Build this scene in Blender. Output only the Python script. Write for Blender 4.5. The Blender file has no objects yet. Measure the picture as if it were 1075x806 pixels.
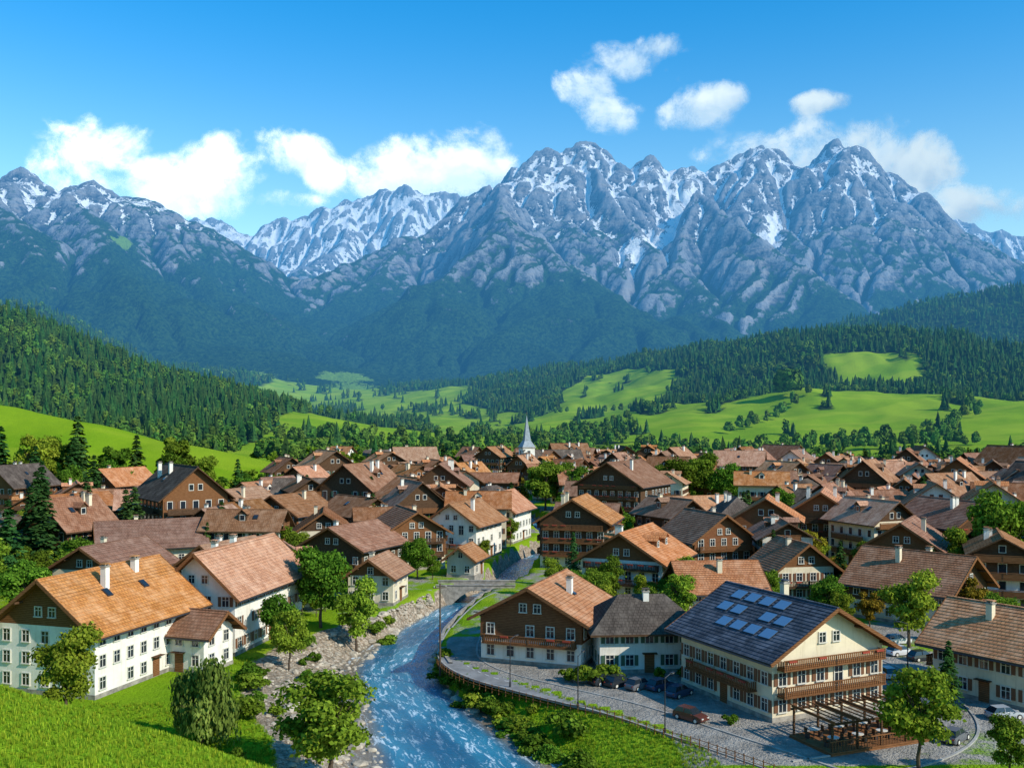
import bpy, math, random, heapq
import numpy as np
from mathutils import Vector, Matrix
rng=np.random.default_rng(7); random.seed(7)
SC=bpy.context.scene
COL=SC.collection
R=math.radians

# ------------------------------------------------------------------ noise
_T=np.random.default_rng(1).random((256,256))*2*np.pi
_GX,_GY=np.cos(_T),np.sin(_T)
def pn(x,y,o=0):
    x=np.asarray(x,float)+o*17.37; y=np.asarray(y,float)+o*9.71
    xi=np.floor(x).astype(int); yi=np.floor(y).astype(int)
    fx=x-xi; fy=y-yi
    u=fx*fx*fx*(fx*(fx*6-15)+10); v=fy*fy*fy*(fy*(fy*6-15)+10)
    def g(i,j):
        a=(xi+i)&255; b=(yi+j)&255
        return _GX[a,b]*(fx-i)+_GY[a,b]*(fy-j)
    a=g(0,0)*(1-u)+g(1,0)*u; b=g(0,1)*(1-u)+g(1,1)*u
    return (a*(1-v)+b*v)*1.45
def fbm(x,y,n=4,o=0):
    s=0;a=1;t=0
    for i in range(n):
        s=s+a*pn(x*2**i,y*2**i,o+i*3); t+=a; a*=0.5
    return s/t
def rid(x,y,n=4,o=0):
    s=0;a=1;t=0
    for i in range(n):
        s=s+a*(1-2*np.abs(pn(x*2.03**i,y*2.03**i,o+i*3))); t+=a; a*=0.52
    return s/t
def sst(a,b,x):
    t=np.clip((x-a)/(b-a),0,1); return t*t*(3-2*t)

# ------------------------------------------------------------------ terrain
RV=np.array([(-80,6,7),(40,2,7),(60,0,7.4),(87,-4.4,7.9),(99.6,-8.5,6.0),(110,-11.8,5.2),(122.6,-14.6,5.0),(132.8,-14.0,4.5),
 (145,-12,4.1),(159,-9.1,3.7),(170,-5,3.4),(180,-1,3.2),(200,1,3),(215,4,3),(235,11,3),(262,10,3),(320,2,3),(400,-18,3),(520,-45,3),(700,-60,3)],float)
def river_x(y): return np.interp(y,RV[:,0],RV[:,1])
def river_w(y): return np.interp(y,RV[:,0],RV[:,2])
def bankR(y): return np.interp(y,[60,87,97,105,111,116,170,260],[14,12.5,9.5,6,3,.8,.6,1.0])
def bankL(y): return np.interp(y,[60,87,98,112,125,140,155,260],[6,9,13,13,9,3,1,1.0])
def poly_field(x,y,pts,L,p=1.0,ribs=False):
    best=np.full(x.shape,-1e9); cum=0
    for (x0,y0,z0),(x1,y1,z1) in zip(pts[:-1],pts[1:]):
        dx,dy=x1-x0,y1-y0; ln=math.hypot(dx,dy)
        t=np.clip(((x-x0)*dx+(y-y0)*dy)/(ln*ln),0,1)
        d=np.hypot(x-x0-t*dx,y-y0-t*dy)
        z=z0+(z1-z0)*t
        if ribs:
            val=z*np.maximum(0,1-d/(L*2.1))**1.2
            s=cum+t*ln
            side=np.sign((x-x0)*dy-(y-y0)*dx)*31.7
            f=np.exp(-d/1300)*np.minimum(1,z/500)
            w=pn(x/300,y/300,5)*1.0
            r=(np.abs(pn(s/300+w*.6,d/1300+side,2))*-2+.5)*150*sst(0,350,d)
            r+=(np.abs(pn(s/125+w,d/700+side,4))*-2+.5)*75*sst(0,180,d)
            val=val+r*f*np.minimum(1,np.maximum(val,0)/150)
        else: val=z*np.exp(-(d/L)**p)
        best=np.maximum(best,val); cum+=ln
    return best
MR=[
 (700,[(-1249,4700,330),(-938,5225,700),(-591,5750,1030),(-218,6060,1360),(15,6270,1590)]),
 (980,[(15,6270,1590),(225,6270,1745),(315,6290,1630),(447,6270,1800),(615,6300,1630),(765,6300,1520),(855,6270,1670),(975,6300,1530),(1125,6270,1620),(1245,6300,1505),(1395,6280,1670),(1545,6270,1750),(1665,6270,1560),(1755,6250,1390),(1860,6200,1550),(1985,6150,1750),(2115,6150,1565),(2247,6150,1440),(2415,6100,1200),(2535,6000,1010),(2775,5700,830),(3135,5400,650)]),
 (560,[(15,6270,1560),(-69,5750,1310),(-36,5000,940),(275,4600,600),(586,4300,260)]),
 (480,[(-36,5000,930),(-377,4500,530),(-794,4200,220)]),
 (420,[(-36,5000,900),(-20,4600,550),(0,4300,240)]),
 (480,[(447,6270,1740),(559,5700,1290),(759,5200,860),(911,4700,480),(1021,4400,240)]),
 (440,[(1125,6270,1450),(1058,5600,1270),(1256,5000,840),(1507,4600,500),(1650,4300,240)]),
 (400,[(1058,5600,1250),(850,5000,730),(800,4700,360)]),
 (440,[(1545,6270,1660),(1541,5700,1220),(1555,5200,800)]),
 (480,[(1985,6150,1680),(1923,5700,1200),(2003,5200,810),(2124,4800,530),(2200,4400,260)]),
 (440,[(-591,5750,1000),(-684,5200,730),(-934,4700,390),(-1000,4300,180)]),
 (950,[(-4800,8360,1500),(-2860,8360,1560),(-2660,8360,1760),(-2380,8360,1660),(-2180,8360,1540),(-1980,8360,1700),(-1660,8360,1775),(-1340,8360,1860),(-1100,8360,1940),(-860,8360,2020),(-620,8360,1920),(-396,8360,1900),(300,8360,1700)]),
 (700,[(-1340,8360,1800),(-1300,7600,1300),(-1500,7000,1000)]),
 (600,[(-2025,6270,1000),(-1665,6270,850),(-1305,6270,760),(-1100,6000,620)]),
 (800,[(-5200,5600,1220),(-2988,5225,1200),(-2688,5225,1250),(-2538,5225,1300),(-2388,5225,1230),(-2188,5225,1210),(-1988,5225,1140),(-1788,5225,1035),(-1613,5225,910),(-1463,5225,795),(-1238,5225,610),(-1000,5100,380)]),
 (480,[(-2388,5225,1210),(-1969,4600,900),(-1522,4000,510),(-1197,3600,190)]),
 (500,[(-2688,5225,1220),(-2171,4300,820),(-1773,3800,460),(-1600,3500,200)]),
 (420,[(-1988,5225,1120),(-1608,4700,760),(-1236,4200,420),(-998,3900,190)]),
 (700,[(2900,8360,1300),(3140,8360,1508),(3340,8360,1690),(3476,8360,1810),(3700,8360,1690),(4020,8360,1608),(4340,8360,1544),(5400,8360,1500)]),
 (700,[(4200,5600,1000),(2912,5225,840),(2613,5225,700),(2313,5225,570),(2000,4900,300)]),
]
HL=[
 (370,1.5,[(-143,2600,30),(137,2300,80),(311,2000,118),(418,1800,138),(493,1650,154),(534,1500,152),(586,1450,140),(633,1400,120),(694,1350,100),(1000,1250,95)]),
 (520,1.4,[(1001,2600,215),(1151,2600,262),(1337,2600,298),(1650,2600,320),(2300,2600,330)]),
 (230,1.4,[(-900,950,230),(-514,900,140),(-463,900,113),(-411,900,87),(-359,900,62),(-308,900,38),(-265,900,16)]),
 (62,1.6,[(-420,470,60),(-246,430,38),(-221,430,34),(-184,420,27),(-148,410,19),(-114,400,9.5),(-81,390,2.0)]),
 (300,1.5,[(-1700,2400,330),(-1200,2500,230),(-950,2700,90)]),
 (250,1.7,[(120,1230,26),(230,1130,46),(330,1080,58),(430,1020,52),(560,960,32)]),
 (240,1.7,[(-60,1500,16),(30,1400,30),(110,1330,26)]),
]
def H(x,y):
    x=np.asarray(x,float); y=np.asarray(y,float)
    z=175*sst(1100,4300,y)
    hb=np.zeros(np.broadcast(x,y).shape)
    for L,p,pts in HL: hb=np.maximum(hb,poly_field(x,y,pts,L,p))
    far=sst(560,1000,y)
    z=z+hb+far*(fbm(x/260,y/260,4,1)*14+np.minimum(hb,100)*.22*fbm(x/90,y/140,3,2))
    m=y>2700
    if np.any(m):
        xm,ym=(x+0*y)[m],(y+0*x)[m]
        wx=xm+fbm(xm/700,ym/700,3,11)*80; wy=ym+fbm(xm/700,ym/700,3,12)*110
        wx=wx+fbm(xm/140,ym/140,3,13)*22; wy=wy+fbm(xm/140,ym/140,3,14)*22
        best=np.zeros(xm.shape)
        for L,pts in MR: best=np.maximum(best,poly_field(wx,wy,pts,L,1.0,True))
        a=np.clip(best/1500,0,1.1)
        best=best*.975+a*(rid(xm/330,ym/330,5,21)*90+rid(xm/110,ym/110,4,22)*42-125)
        zz=z.copy() if z.shape==m.shape else (z+0*m)
        zz[m]=zz[m]*(1-.3*a)+np.maximum(best,0)*sst(2700,3500,ym)
        z=zz
    s=(x+11.5)*.514+(y-60)*.857
    pl=18.1-.189*x-.228*y+6*np.exp(-(x*x+y*y)/300.)+0.35*fbm(x/12,y/12,3,3)
    pl=pl*(1-sst(-4,12,s))
    z=z+np.maximum(pl,0)*(y<140)
    e=x-river_x(y); w=river_w(y)
    dr=np.where(e>0,(e-w)/bankR(y),(-e-w)/bankL(y))
    ch=3.4*(1-sst(-.12,1.0,dr))*np.clip((650-y)/80,0,1)
    z=z-ch
    return z
def h1(x,y): return float(H(np.array([float(x)]),np.array([float(y)]))[0])
def ell(x,y,cx,cy,rx,ry): return 1-((x-cx)/rx)**2-((y-cy)/ry)**2
MEADOWS=[(455,1275,65,90),(330,900,230,200),(180,900,110,170),(50,1200,150,330),(-70,900,90,170),(-840,3000,170,280),(-300,1550,110,300),(330,620,150,60),(170,1600,90,240),(-560,3300,120,160),(-480,2500,150,320),(-200,2100,140,300),(440,760,110,80),(120,640,160,70),(-500,3000,100,300)]
def forest(x,y):
    n=fbm(x/120,y/160,4,31)
    hb=np.zeros(x.shape)
    for L,p,pts in HL[:3]+HL[4:5]: hb=np.maximum(hb,poly_field(x,y,pts,L,p))
    f=np.where(hb>34,0.9,fbm(x/210,y/330,3,33)*1.6-.05)
    for m in MEADOWS:
        e=ell(x,y,*m)+n*.8
        f=np.where(e>0,-1,f)
    cp=fbm(x/60,y/110,3,35)
    f=np.where((f<0)&(cp>.33)&(y>620),.5,f)
    f=np.where((y<800)&(x>-170)&(hb<22),np.minimum(f,.1+n*1.2),f)
    f=np.where(y<540+n*60,-1,f)
    f=np.where((y>470+n*30)&(y<575+n*40)&(x>-130)&(fbm(x/30,y/30,2,36)>-.08),.6,f)
    lf=(x<-150-.12*(y-500)+n*30)&(y>500)&(y<1300)
    f=np.where(lf,1,f)
    return f

# ------------------------------------------------------------------ materials helpers
def newmat(name):
    m=bpy.data.materials.new(name); m.use_nodes=True
    nt=m.node_tree; nt.nodes.clear()
    try: m.cycles.emission_sampling='NONE'
    except Exception: pass
    return m,nt
class N:
    def __init__(s,nt): s.nt=nt
    def n(s,t,**k):
        nd=s.nt.nodes.new(t)
        for a,b in k.items(): setattr(nd,a,b)
        return nd
    def l(s,a,b): s.nt.links.new(a,b)
    def val(s,sock,v):
        if isinstance(v,(int,float,tuple,list)): 
            sock.default_value=v if not isinstance(v,tuple) or len(v)!=3 or sock.type!='RGBA' else (*v,1)
        else: s.l(v,sock)
    def math(s,op,a,b=0,c=None,clamp=False):
        nd=s.n('ShaderNodeMath',operation=op,use_clamp=clamp)
        s.val(nd.inputs[0],a); s.val(nd.inputs[1],b)
        if c is not None: s.val(nd.inputs[2],c)
        return nd.outputs[0]
    def mix(s,f,a,b,bt='MIX'):
        nd=s.n('ShaderNodeMix',data_type='RGBA',blend_type=bt)
        s.val(nd.inputs[0],f); s.val(nd.inputs[6],a); s.val(nd.inputs[7],b)
        return nd.outputs[2]
    def noise(s,vec,scale,detail=4,rough=.55,dist=0):
        nd=s.n('ShaderNodeTexNoise'); nd.inputs['Scale'].default_value=scale; nd.inputs['Detail'].default_value=detail
        nd.inputs['Roughness'].default_value=rough; nd.inputs['Distortion'].default_value=dist
        if vec is not None: s.l(vec,nd.inputs['Vector'])
        return nd.outputs['Fac']
    def ramp(s,f,a,b,c0=0.0,c1=1.0):
        nd=s.n('ShaderNodeMapRange',interpolation_type='SMOOTHSTEP')
        s.val(nd.inputs[0],f); nd.inputs[1].default_value=a; nd.inputs[2].default_value=b
        nd.inputs[3].default_value=c0; nd.inputs[4].default_value=c1
        return nd.outputs[0]
    def attr(s,name): return s.n('ShaderNodeAttribute',attribute_name=name).outputs['Fac']
    def pos(s): return s.n('ShaderNodeNewGeometry').outputs['Position']
    def obj(s): return s.n('ShaderNodeTexCoord').outputs['Object']
    def uv(s): return s.n('ShaderNodeTexCoord').outputs['UV']
    def scl(s,v,x,y,z):
        nd=s.n('ShaderNodeVectorMath',operation='MULTIPLY'); s.l(v,nd.inputs[0]); nd.inputs[1].default_value=(x,y,z); return nd.outputs[0]
    def bump(s,h,st,dist):
        nd=s.n('ShaderNodeBump'); nd.inputs['Strength'].default_value=st; nd.inputs['Distance'].default_value=dist
        s.l(h,nd.inputs['Height']); return nd.outputs[0]
    def prin(s,col,rough=.8,normal=None,spec=.3,metal=0):
        nd=s.n('ShaderNodeBsdfPrincipled'); s.val(nd.inputs['Base Color'],col); s.val(nd.inputs['Roughness'],rough)
        nd.inputs['Specular IOR Level'].default_value=spec; nd.inputs['Metallic'].default_value=metal
        if normal is not None: s.l(normal,nd.inputs['Normal'])
        return nd.outputs[0]
    def diff(s,col,normal=None):
        nd=s.n('ShaderNodeBsdfDiffuse'); s.val(nd.inputs['Color'],col)
        if normal is not None: s.l(normal,nd.inputs['Normal'])
        return nd.outputs[0]
    def haze(s,sh,D=9600.,col=(.07,.36,.78)):  # aerial haze painted as blue emission, stronger with distance from the origin
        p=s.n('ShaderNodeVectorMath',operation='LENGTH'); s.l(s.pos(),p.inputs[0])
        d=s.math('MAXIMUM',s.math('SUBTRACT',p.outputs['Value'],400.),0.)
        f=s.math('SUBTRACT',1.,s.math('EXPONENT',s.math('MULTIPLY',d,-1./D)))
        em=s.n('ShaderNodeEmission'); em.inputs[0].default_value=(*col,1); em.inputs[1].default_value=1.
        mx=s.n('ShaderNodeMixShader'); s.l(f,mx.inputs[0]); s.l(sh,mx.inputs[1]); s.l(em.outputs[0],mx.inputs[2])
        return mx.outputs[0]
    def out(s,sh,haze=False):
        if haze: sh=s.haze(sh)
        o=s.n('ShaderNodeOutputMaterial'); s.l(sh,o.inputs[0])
def simple(name,col,rough=.7,spec=.3,metal=0,var=.0,vs=1.5,bump=0):
    m,nt=newmat(name); n=N(nt)
    c=(*col,1)
    if var>0:
        f=n.noise(n.obj(),vs,4,.65)
        c=n.mix(n.ramp(f,.3,.7),tuple(x*(1-var) for x in col)+(1,),tuple(min(1,x*(1+var)) for x in col)+(1,))
    nm=None
    if bump: nm=n.bump(n.noise(n.obj(),12,2),bump,.05)
    n.out(n.prin(c,rough,nm,spec,metal)); return m

def mat_ground():
    m,nt=newmat('ground_mat'); n=N(nt); p=n.pos()
    a=n.noise(p,.02,4,.6); b=n.noise(p,.5,5,.7); c=n.noise(p,4.,2,.7)
    g=n.mix(n.ramp(a,.35,.65),(.145,.275,.010,1),(.255,.375,.015,1))
    g=n.mix(n.ramp(b,.35,.72),g,(.20,.32,.016,1))
    g=n.mix(n.math('MULTIPLY',n.ramp(c,.42,.72),.5),g,(.08,.165,.010,1))
    fs=n.noise(n.scl(p,.012,.03,0),1.,2,.4)
    g=n.mix(n.math('MULTIPLY',n.ramp(fs,.5,.56),.35),g,(.32,.39,.03,1))
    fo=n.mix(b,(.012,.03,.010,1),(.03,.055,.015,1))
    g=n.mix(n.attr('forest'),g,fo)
    pv=n.mix(n.ramp(b,.3,.7),(.21,.19,.165,1),(.36,.33,.29,1))
    g=n.mix(n.ramp(n.math('ADD',n.attr('paved'),n.math('MULTIPLY',n.math('SUBTRACT',b,.5),.5)),.42,.58),g,pv)
    vo=n.n('ShaderNodeTexVoronoi'); vo.inputs['Scale'].default_value=1.6; n.l(p,vo.inputs['Vector'])
    gr=n.mix(n.ramp(n.noise(p,2.5,4,.75),.35,.65),(.24,.17,.11,1),(.55,.46,.36,1))
    gr=n.mix(n.math('MULTIPLY',n.ramp(vo.outputs['Distance'],.3,.7),.5),gr,(.09,.075,.05,1))
    g=n.mix(n.ramp(n.math('ADD',n.attr('gravel'),n.math('MULTIPLY',n.math('SUBTRACT',b,.5),.9)),.4,.6),g,gr)
    bm=n.bump(n.math('ADD',c,b),.7,.4)
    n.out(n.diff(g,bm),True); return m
def mat_mountain():
    m,nt=newmat('mountain_mat'); n=N(nt); p=n.pos()
    med=n.noise(p,.016,6,.68); fin=n.noise(p,.07,4,.75)
    strat=n.noise(n.scl(p,.004,.004,.022),1.,5,.65,1.0)
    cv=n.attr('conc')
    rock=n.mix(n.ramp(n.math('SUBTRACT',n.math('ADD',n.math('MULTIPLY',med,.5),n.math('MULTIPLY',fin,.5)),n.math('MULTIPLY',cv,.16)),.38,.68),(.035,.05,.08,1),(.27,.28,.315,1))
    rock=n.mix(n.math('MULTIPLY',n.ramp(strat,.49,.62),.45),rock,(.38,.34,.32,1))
    rock=n.mix(n.math('MULTIPLY',n.ramp(cv,.0,.7),.65),rock,(.03,.045,.07,1))  # relief painted into the rock colour: darker in hollows, lighter on crests
    grass=n.mix(n.ramp(fin,.3,.7),(.018,.05,.032,1),(.055,.095,.045,1))
    mead=n.mix(med,(.13,.25,.03,1),(.20,.33,.05,1))
    fr=n.mix(n.ramp(fin,.35,.65),(.004,.022,.014,1),(.036,.082,.026,1))
    j=n.math('SUBTRACT',n.math('ADD',n.math('MULTIPLY',med,.45),n.math('MULTIPLY',fin,.55)),.5)
    c=n.mix(n.ramp(n.math('ADD',n.attr('grass'),n.math('MULTIPLY',j,1.8)),.35,.65),rock,grass)
    c=n.mix(n.ramp(n.math('ADD',n.attr('forest'),n.math('MULTIPLY',j,2.2)),.40,.58),c,fr)
    c=n.mix(n.ramp(n.math('ADD',n.attr('mead'),n.math('MULTIPLY',j,1.6)),.45,.55),c,mead)
    sn=n.ramp(n.math('ADD',n.attr('snow'),n.math('MULTIPLY',j,2.1)),.45,.56)
    c=n.mix(sn,c,(.96,.96,.97,1))
    bm=n.bump(n.math('ADD',n.math('MULTIPLY',med,.9),n.math('MULTIPLY',fin,.6)),1.,26.)
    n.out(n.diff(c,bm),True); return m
def mat_water():
    m,nt=newmat('river_water'); n=N(nt); uv=n.uv()
    w=n.noise(n.scl(uv,1.1,.28,1),1.6,5,.65,.6); w2=n.noise(n.scl(uv,1.,.5,1),5.,3,.7,.4)
    big=n.noise(n.scl(uv,.25,.06,1),1.,3,.5)
    c=n.mix(n.ramp(big,.35,.65),(.010,.10,.19,1),(.03,.22,.34,1))
    e=n.attr('edge')
    c=n.mix(n.math('MULTIPLY',n.ramp(e,.66,1.),.85),c,(.24,.16,.08,1))
    f=n.math('MULTIPLY',n.ramp(n.math('ADD',w,n.math('MULTIPLY',w2,.35)),.69,.86),n.ramp(big,.36,.64,.2,.95))
    c=n.mix(f,c,(.75,.84,.88,1))
    bm=n.bump(n.math('ADD',w,n.math('MULTIPLY',w2,.5)),.6,.22)
    n.out(n.prin(c,n.math('ADD',n.math('MULTIPLY',f,.5),.18),bm,.35)); return m
def mat_roof(name,c1,c2,c3):
    m,nt=newmat(name); n=N(nt); uv=n.uv()
    br=n.n('ShaderNodeTexBrick'); br.offset=.5; n.l(uv,br.inputs['Vector'])
    br.inputs['Color1'].default_value=(*c1,1); br.inputs['Color2'].default_value=(*c2,1)
    br.inputs['Mortar'].default_value=(*[x*.3 for x in c1],1); br.inputs['Scale'].default_value=1.
    br.inputs['Mortar Size'].default_value=.03; br.inputs['Brick Width'].default_value=.42; br.inputs['Row Height'].default_value=.45
    br.inputs['Bias'].default_value=-.1
    ob=n.n('ShaderNodeObjectInfo').outputs['Random']
    c=n.mix(n.math('MULTIPLY',n.ramp(n.noise(uv,.45,4,.7),.4,.72),.75),br.outputs['Color'],(*c3,1))
    st=n.noise(n.scl(uv,2.2,.25,1),1.,3,.7)
    c=n.mix(n.math('MULTIPLY',n.ramp(st,.46,.68),.5),c,tuple(x*.4 for x in c1)+(1,))
    hs=n.n('ShaderNodeHueSaturation'); n.l(c,hs.inputs['Color'])
    n.l(n.math('ADD',n.math('MULTIPLY',ob,.012),.490),hs.inputs['Hue'])
    n.l(n.math('ADD',n.math('MULTIPLY',n.math('FRACT',n.math('MULTIPLY',ob,7.3)),.4),.80),hs.inputs['Value'])
    n.l(n.math('ADD',n.math('MULTIPLY',n.math('FRACT',n.math('MULTIPLY',ob,3.1)),.3),.82),hs.inputs['Saturation'])
    bm=n.bump(br.outputs['Fac'],-.6,.07)
    n.out(n.diff(hs.outputs[0],bm)); return m
def mat_plaster(name,col):
    m,nt=newmat(name); n=N(nt); o=n.obj()
    c=n.mix(n.ramp(n.noise(o,.5,4,.7),.35,.75),(*col,1),tuple(x*.82 for x in col)+(1,))
    st=n.noise(n.scl(o,3,3,.25),1.,3,.7)
    c=n.mix(n.math('MULTIPLY',n.ramp(st,.5,.75),.4),c,tuple(x*y for x,y in zip(col,(.55,.5,.42)))+(1,))
    n.out(n.diff(c)); return m
def mat_wood(name,c1,c2):
    m,nt=newmat(name); n=N(nt); o=n.obj()
    wv=n.n('ShaderNodeTexWave',wave_type='BANDS',bands_direction='Z'); n.l(o,wv.inputs['Vector'])
    wv.inputs['Scale'].default_value=1.7; wv.inputs['Distortion'].default_value=.6; wv.inputs['Detail'].default_value=2
    f=n.noise(n.scl(o,2,2,8),1.,4,.7)
    c=n.mix(n.ramp(f,.3,.7),(*c1,1),(*c2,1))
    c=n.mix(n.math('MULTIPLY',n.ramp(wv.outputs['Fac'],.0,.25,1.,0.),.7),c,tuple(x*.25 for x in c1)+(1,))
    n.out(n.diff(c)); return m
def mat_leaf(name,c1,c2,c3,haze=False,tr=.3):
    m,nt=newmat(name); n=N(nt)
    a=n.attr('shade'); ob=n.n('ShaderNodeObjectInfo').outputs['Random']
    c=n.mix(n.ramp(a,0.,.6),(*c1,1),(*c2,1)); c=n.mix(n.ramp(a,.6,1.),c,(*c3,1))
    hs=n.n('ShaderNodeHueSaturation'); n.l(c,hs.inputs['Color'])
    n.l(n.math('ADD',n.math('MULTIPLY',ob,.05),.465),hs.inputs['Hue'])
    n.l(n.math('ADD',n.math('MULTIPLY',n.math('FRACT',n.math('MULTIPLY',ob,5.7)),.6),.8),hs.inputs['Value'])
    d=n.diff(hs.outputs[0])
    if tr>0:
        t=n.n('ShaderNodeBsdfTranslucent'); n.l(hs.outputs[0],t.inputs[0])
        mx=n.n('ShaderNodeMixShader'); mx.inputs[0].default_value=tr; n.l(d,mx.inputs[1]); n.l(t.outputs[0],mx.inputs[2]); d=mx.outputs[0]
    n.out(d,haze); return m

M={}
M['ground']=mat_ground(); M['mountain']=mat_mountain(); M['water']=mat_water()
M['r_orange']=mat_roof('roof_tile_orange',(.50,.230,.100),(.36,.15,.066),(.57,.33,.19))
M['r_brown']=mat_roof('roof_tile_brown',(.32,.155,.080),(.22,.10,.052),(.40,.24,.15))
M['r_dark']=mat_roof('roof_shingle_dark',(.12,.090,.070),(.08,.062,.05),(.20,.155,.12))
M['r_slate']=mat_roof('roof_slate',(.06,.075,.10),(.035,.045,.06),(.13,.15,.19))
M['p_white']=mat_plaster('plaster_white',(.80,.75,.66)); M['p_cream']=mat_plaster('plaster_cream',(.74,.63,.45))
M['p_grey']=mat_plaster('plaster_grey',(.58,.51,.42))
M['w_brown']=mat_wood('timber_brown',(.17,.075,.032),(.25,.115,.053)); M['w_dark']=mat_wood('timber_dark',(.075,.042,.025),(.14,.08,.046))
M['w_red']=mat_wood('timber_red',(.17,.068,.034),(.25,.11,.05))
M['frame']=simple('window_frame_white',(.62,.58,.50),.5); M['sh_g']=simple('shutter_green',(.05,.10,.06),.5); M['sh_b']=simple('shutter_brown',(.16,.07,.035),.5)
M['glass']=simple('window_glass',(.015,.022,.03),.08,.7); M['stone']=simple('stone',(.28,.25,.21),.9,.2,0,.35,1.2)
M['metal']=simple('metal_dark',(.06,.06,.065),.4,.5,.6); M['bark']=simple('bark',(.09,.065,.045),.9,.1,0,.35,3)
M['asphalt']=simple('asphalt',(.22,.215,.21),.9,.2,0,.22,.5); M['kerb']=simple('kerb_stone',(.33,.31,.28),.85,.2,0,.2,1)
M['paint']=simple('road_paint',(.6,.6,.57),.7); M['solar']=simple('solar_panel',(.10,.20,.34),.12,.8)
M['tyre']=simple('tyre',(.02,.02,.02),.8); M['awning']=simple('geranium_red',(.30,.05,.03),.8,.2,0,.2,1)
M['leafA']=mat_leaf('leaf_green',(.045,.09,.010),(.105,.20,.018),(.21,.33,.035))
M['leafB']=mat_leaf('leaf_lime',(.08,.13,.012),(.19,.29,.025),(.31,.40,.045))
M['leafC']=mat_leaf('needle_green',(.012,.038,.012),(.036,.088,.020),(.08,.15,.03),tr=.0)
M['leafY']=mat_leaf('leaf_ochre',(.14,.12,.012),(.25,.21,.02),(.36,.29,.03))
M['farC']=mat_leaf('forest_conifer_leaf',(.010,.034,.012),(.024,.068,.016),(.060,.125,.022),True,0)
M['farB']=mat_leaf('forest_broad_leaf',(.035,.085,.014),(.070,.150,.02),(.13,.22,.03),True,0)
M['willow']=mat_leaf('leaf_willow',(.07,.11,.02),(.15,.22,.04),(.25,.33,.07))
M['tuft']=mat_leaf('grass_blade',(.10,.20,.012),(.19,.31,.018),(.30,.40,.03),tr=.2)

# ------------------------------------------------------------------ mesh helpers
def npmesh(name,V,Q,mats,mi=None,smooth=False,attrs=None,fattr=None,uv=None):
    me=bpy.data.meshes.new(name); V=np.asarray(V,np.float32); Q=np.asarray(Q,np.int32); k=Q.shape[1]
    me.vertices.add(len(V)); me.vertices.foreach_set('co',V.ravel())
    me.loops.add(Q.size); me.loops.foreach_set('vertex_index',Q.ravel())
    me.polygons.add(len(Q)); me.polygons.foreach_set('loop_start',np.arange(0,Q.size,k,dtype=np.int32)); me.polygons.foreach_set('loop_total',np.full(len(Q),k,np.int32))
    for m in mats: me.materials.append(m)
    if mi is not None: me.polygons.foreach_set('material_index',np.asarray(mi,np.int32))
    me.polygons.foreach_set('use_smooth',np.full(len(Q),smooth))
    if uv is not None:
        l=me.uv_layers.new(name='UVMap'); l.data.foreach_set('uv',np.asarray(uv,np.float32)[Q.ravel()].ravel())
    for n_,a in (attrs or {}).items():
        at=me.attributes.new(n_,'FLOAT','POINT'); at.data.foreach_set('value',np.asarray(a,np.float32).ravel())
    for n_,a in (fattr or {}).items():
        at=me.attributes.new(n_,'FLOAT','FACE'); at.data.foreach_set('value',np.asarray(a,np.float32).ravel())
    me.update(calc_edges=True)
    return me
def addobj(name,me,loc=(0,0,0),rot=0,scale=1,parent=None):
    o=bpy.data.objects.new(name,me); COL.objects.link(o); o.location=loc; o.rotation_euler=(0,0,rot)
    o.scale=(scale,)*3 if isinstance(scale,(int,float)) else scale
    if parent is not None: o.parent=parent
    return o
def gridmesh(xs,ys):
    X,Y=np.meshgrid(xs,ys); nx,ny=len(xs),len(ys)
    i=np.arange(nx*ny).reshape(ny,nx)
    Q=np.stack([i[:-1,:-1],i[:-1,1:],i[1:,1:],i[1:,:-1]],-1).reshape(-1,4)
    return X,Y,Q
class MB:
    def __init__(s): s.v=[];s.f=[];s.m=[];s.uv=[];s.mats=[]
    def mi(s,k):
        if k not in s.mats: s.mats.append(k)
        return s.mats.index(k)
    def poly(s,pts,m,uv=None):
        b=len(s.v); s.v+= [tuple(p) for p in pts]; s.f.append(tuple(range(b,b+len(pts)))); s.m.append(s.mi(m))
        s.uv+= uv if uv else [(p[0]+p[1],p[2]) for p in pts]
    def box(s,c,sz,m,ax=None):
        ax=ax or (Vector((1,0,0)),Vector((0,1,0)),Vector((0,0,1))); c=Vector(c)
        a,b,d=[ax[i]*(sz[i]/2) for i in range(3)]
        P=[c-a-b-d,c+a-b-d,c+a+b-d,c-a+b-d,c-a-b+d,c+a-b+d,c+a+b+d,c-a+b+d]
        for q in ((3,2,1,0),(4,5,6,7),(0,1,5,4),(1,2,6,5),(2,3,7,6),(3,0,4,7)): s.poly([P[i] for i in q],m)
    def cyl(s,p0,p1,r0,r1,m,n=8,cap=True):
        p0=Vector(p0);p1=Vector(p1); d=(p1-p0).normalized(); u=d.orthogonal().normalized(); w=d.cross(u)
        A=[p0+(u*math.cos(t)+w*math.sin(t))*r0 for t in [2*math.pi*i/n for i in range(n)]]
        B=[p1+(u*math.cos(t)+w*math.sin(t))*r1 for t in [2*math.pi*i/n for i in range(n)]]
        for i in range(n): s.poly([A[i],A[(i+1)%n],B[(i+1)%n],B[i]],m)
        if cap: s.poly(B,m); s.poly(A[::-1],m)
    def mesh(s,name):
        me=bpy.data.meshes.new(name); me.from_pydata(s.v,[],s.f)
        for k in s.mats: me.materials.append(M[k] if isinstance(k,str) else k)
        me.polygons.foreach_set('material_index',s.m)
        l=me.uv_layers.new(name='UVMap'); l.data.foreach_set('uv',[c for f in s.f for i in f for c in s.uv[i]])
        me.update(); return me

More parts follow.
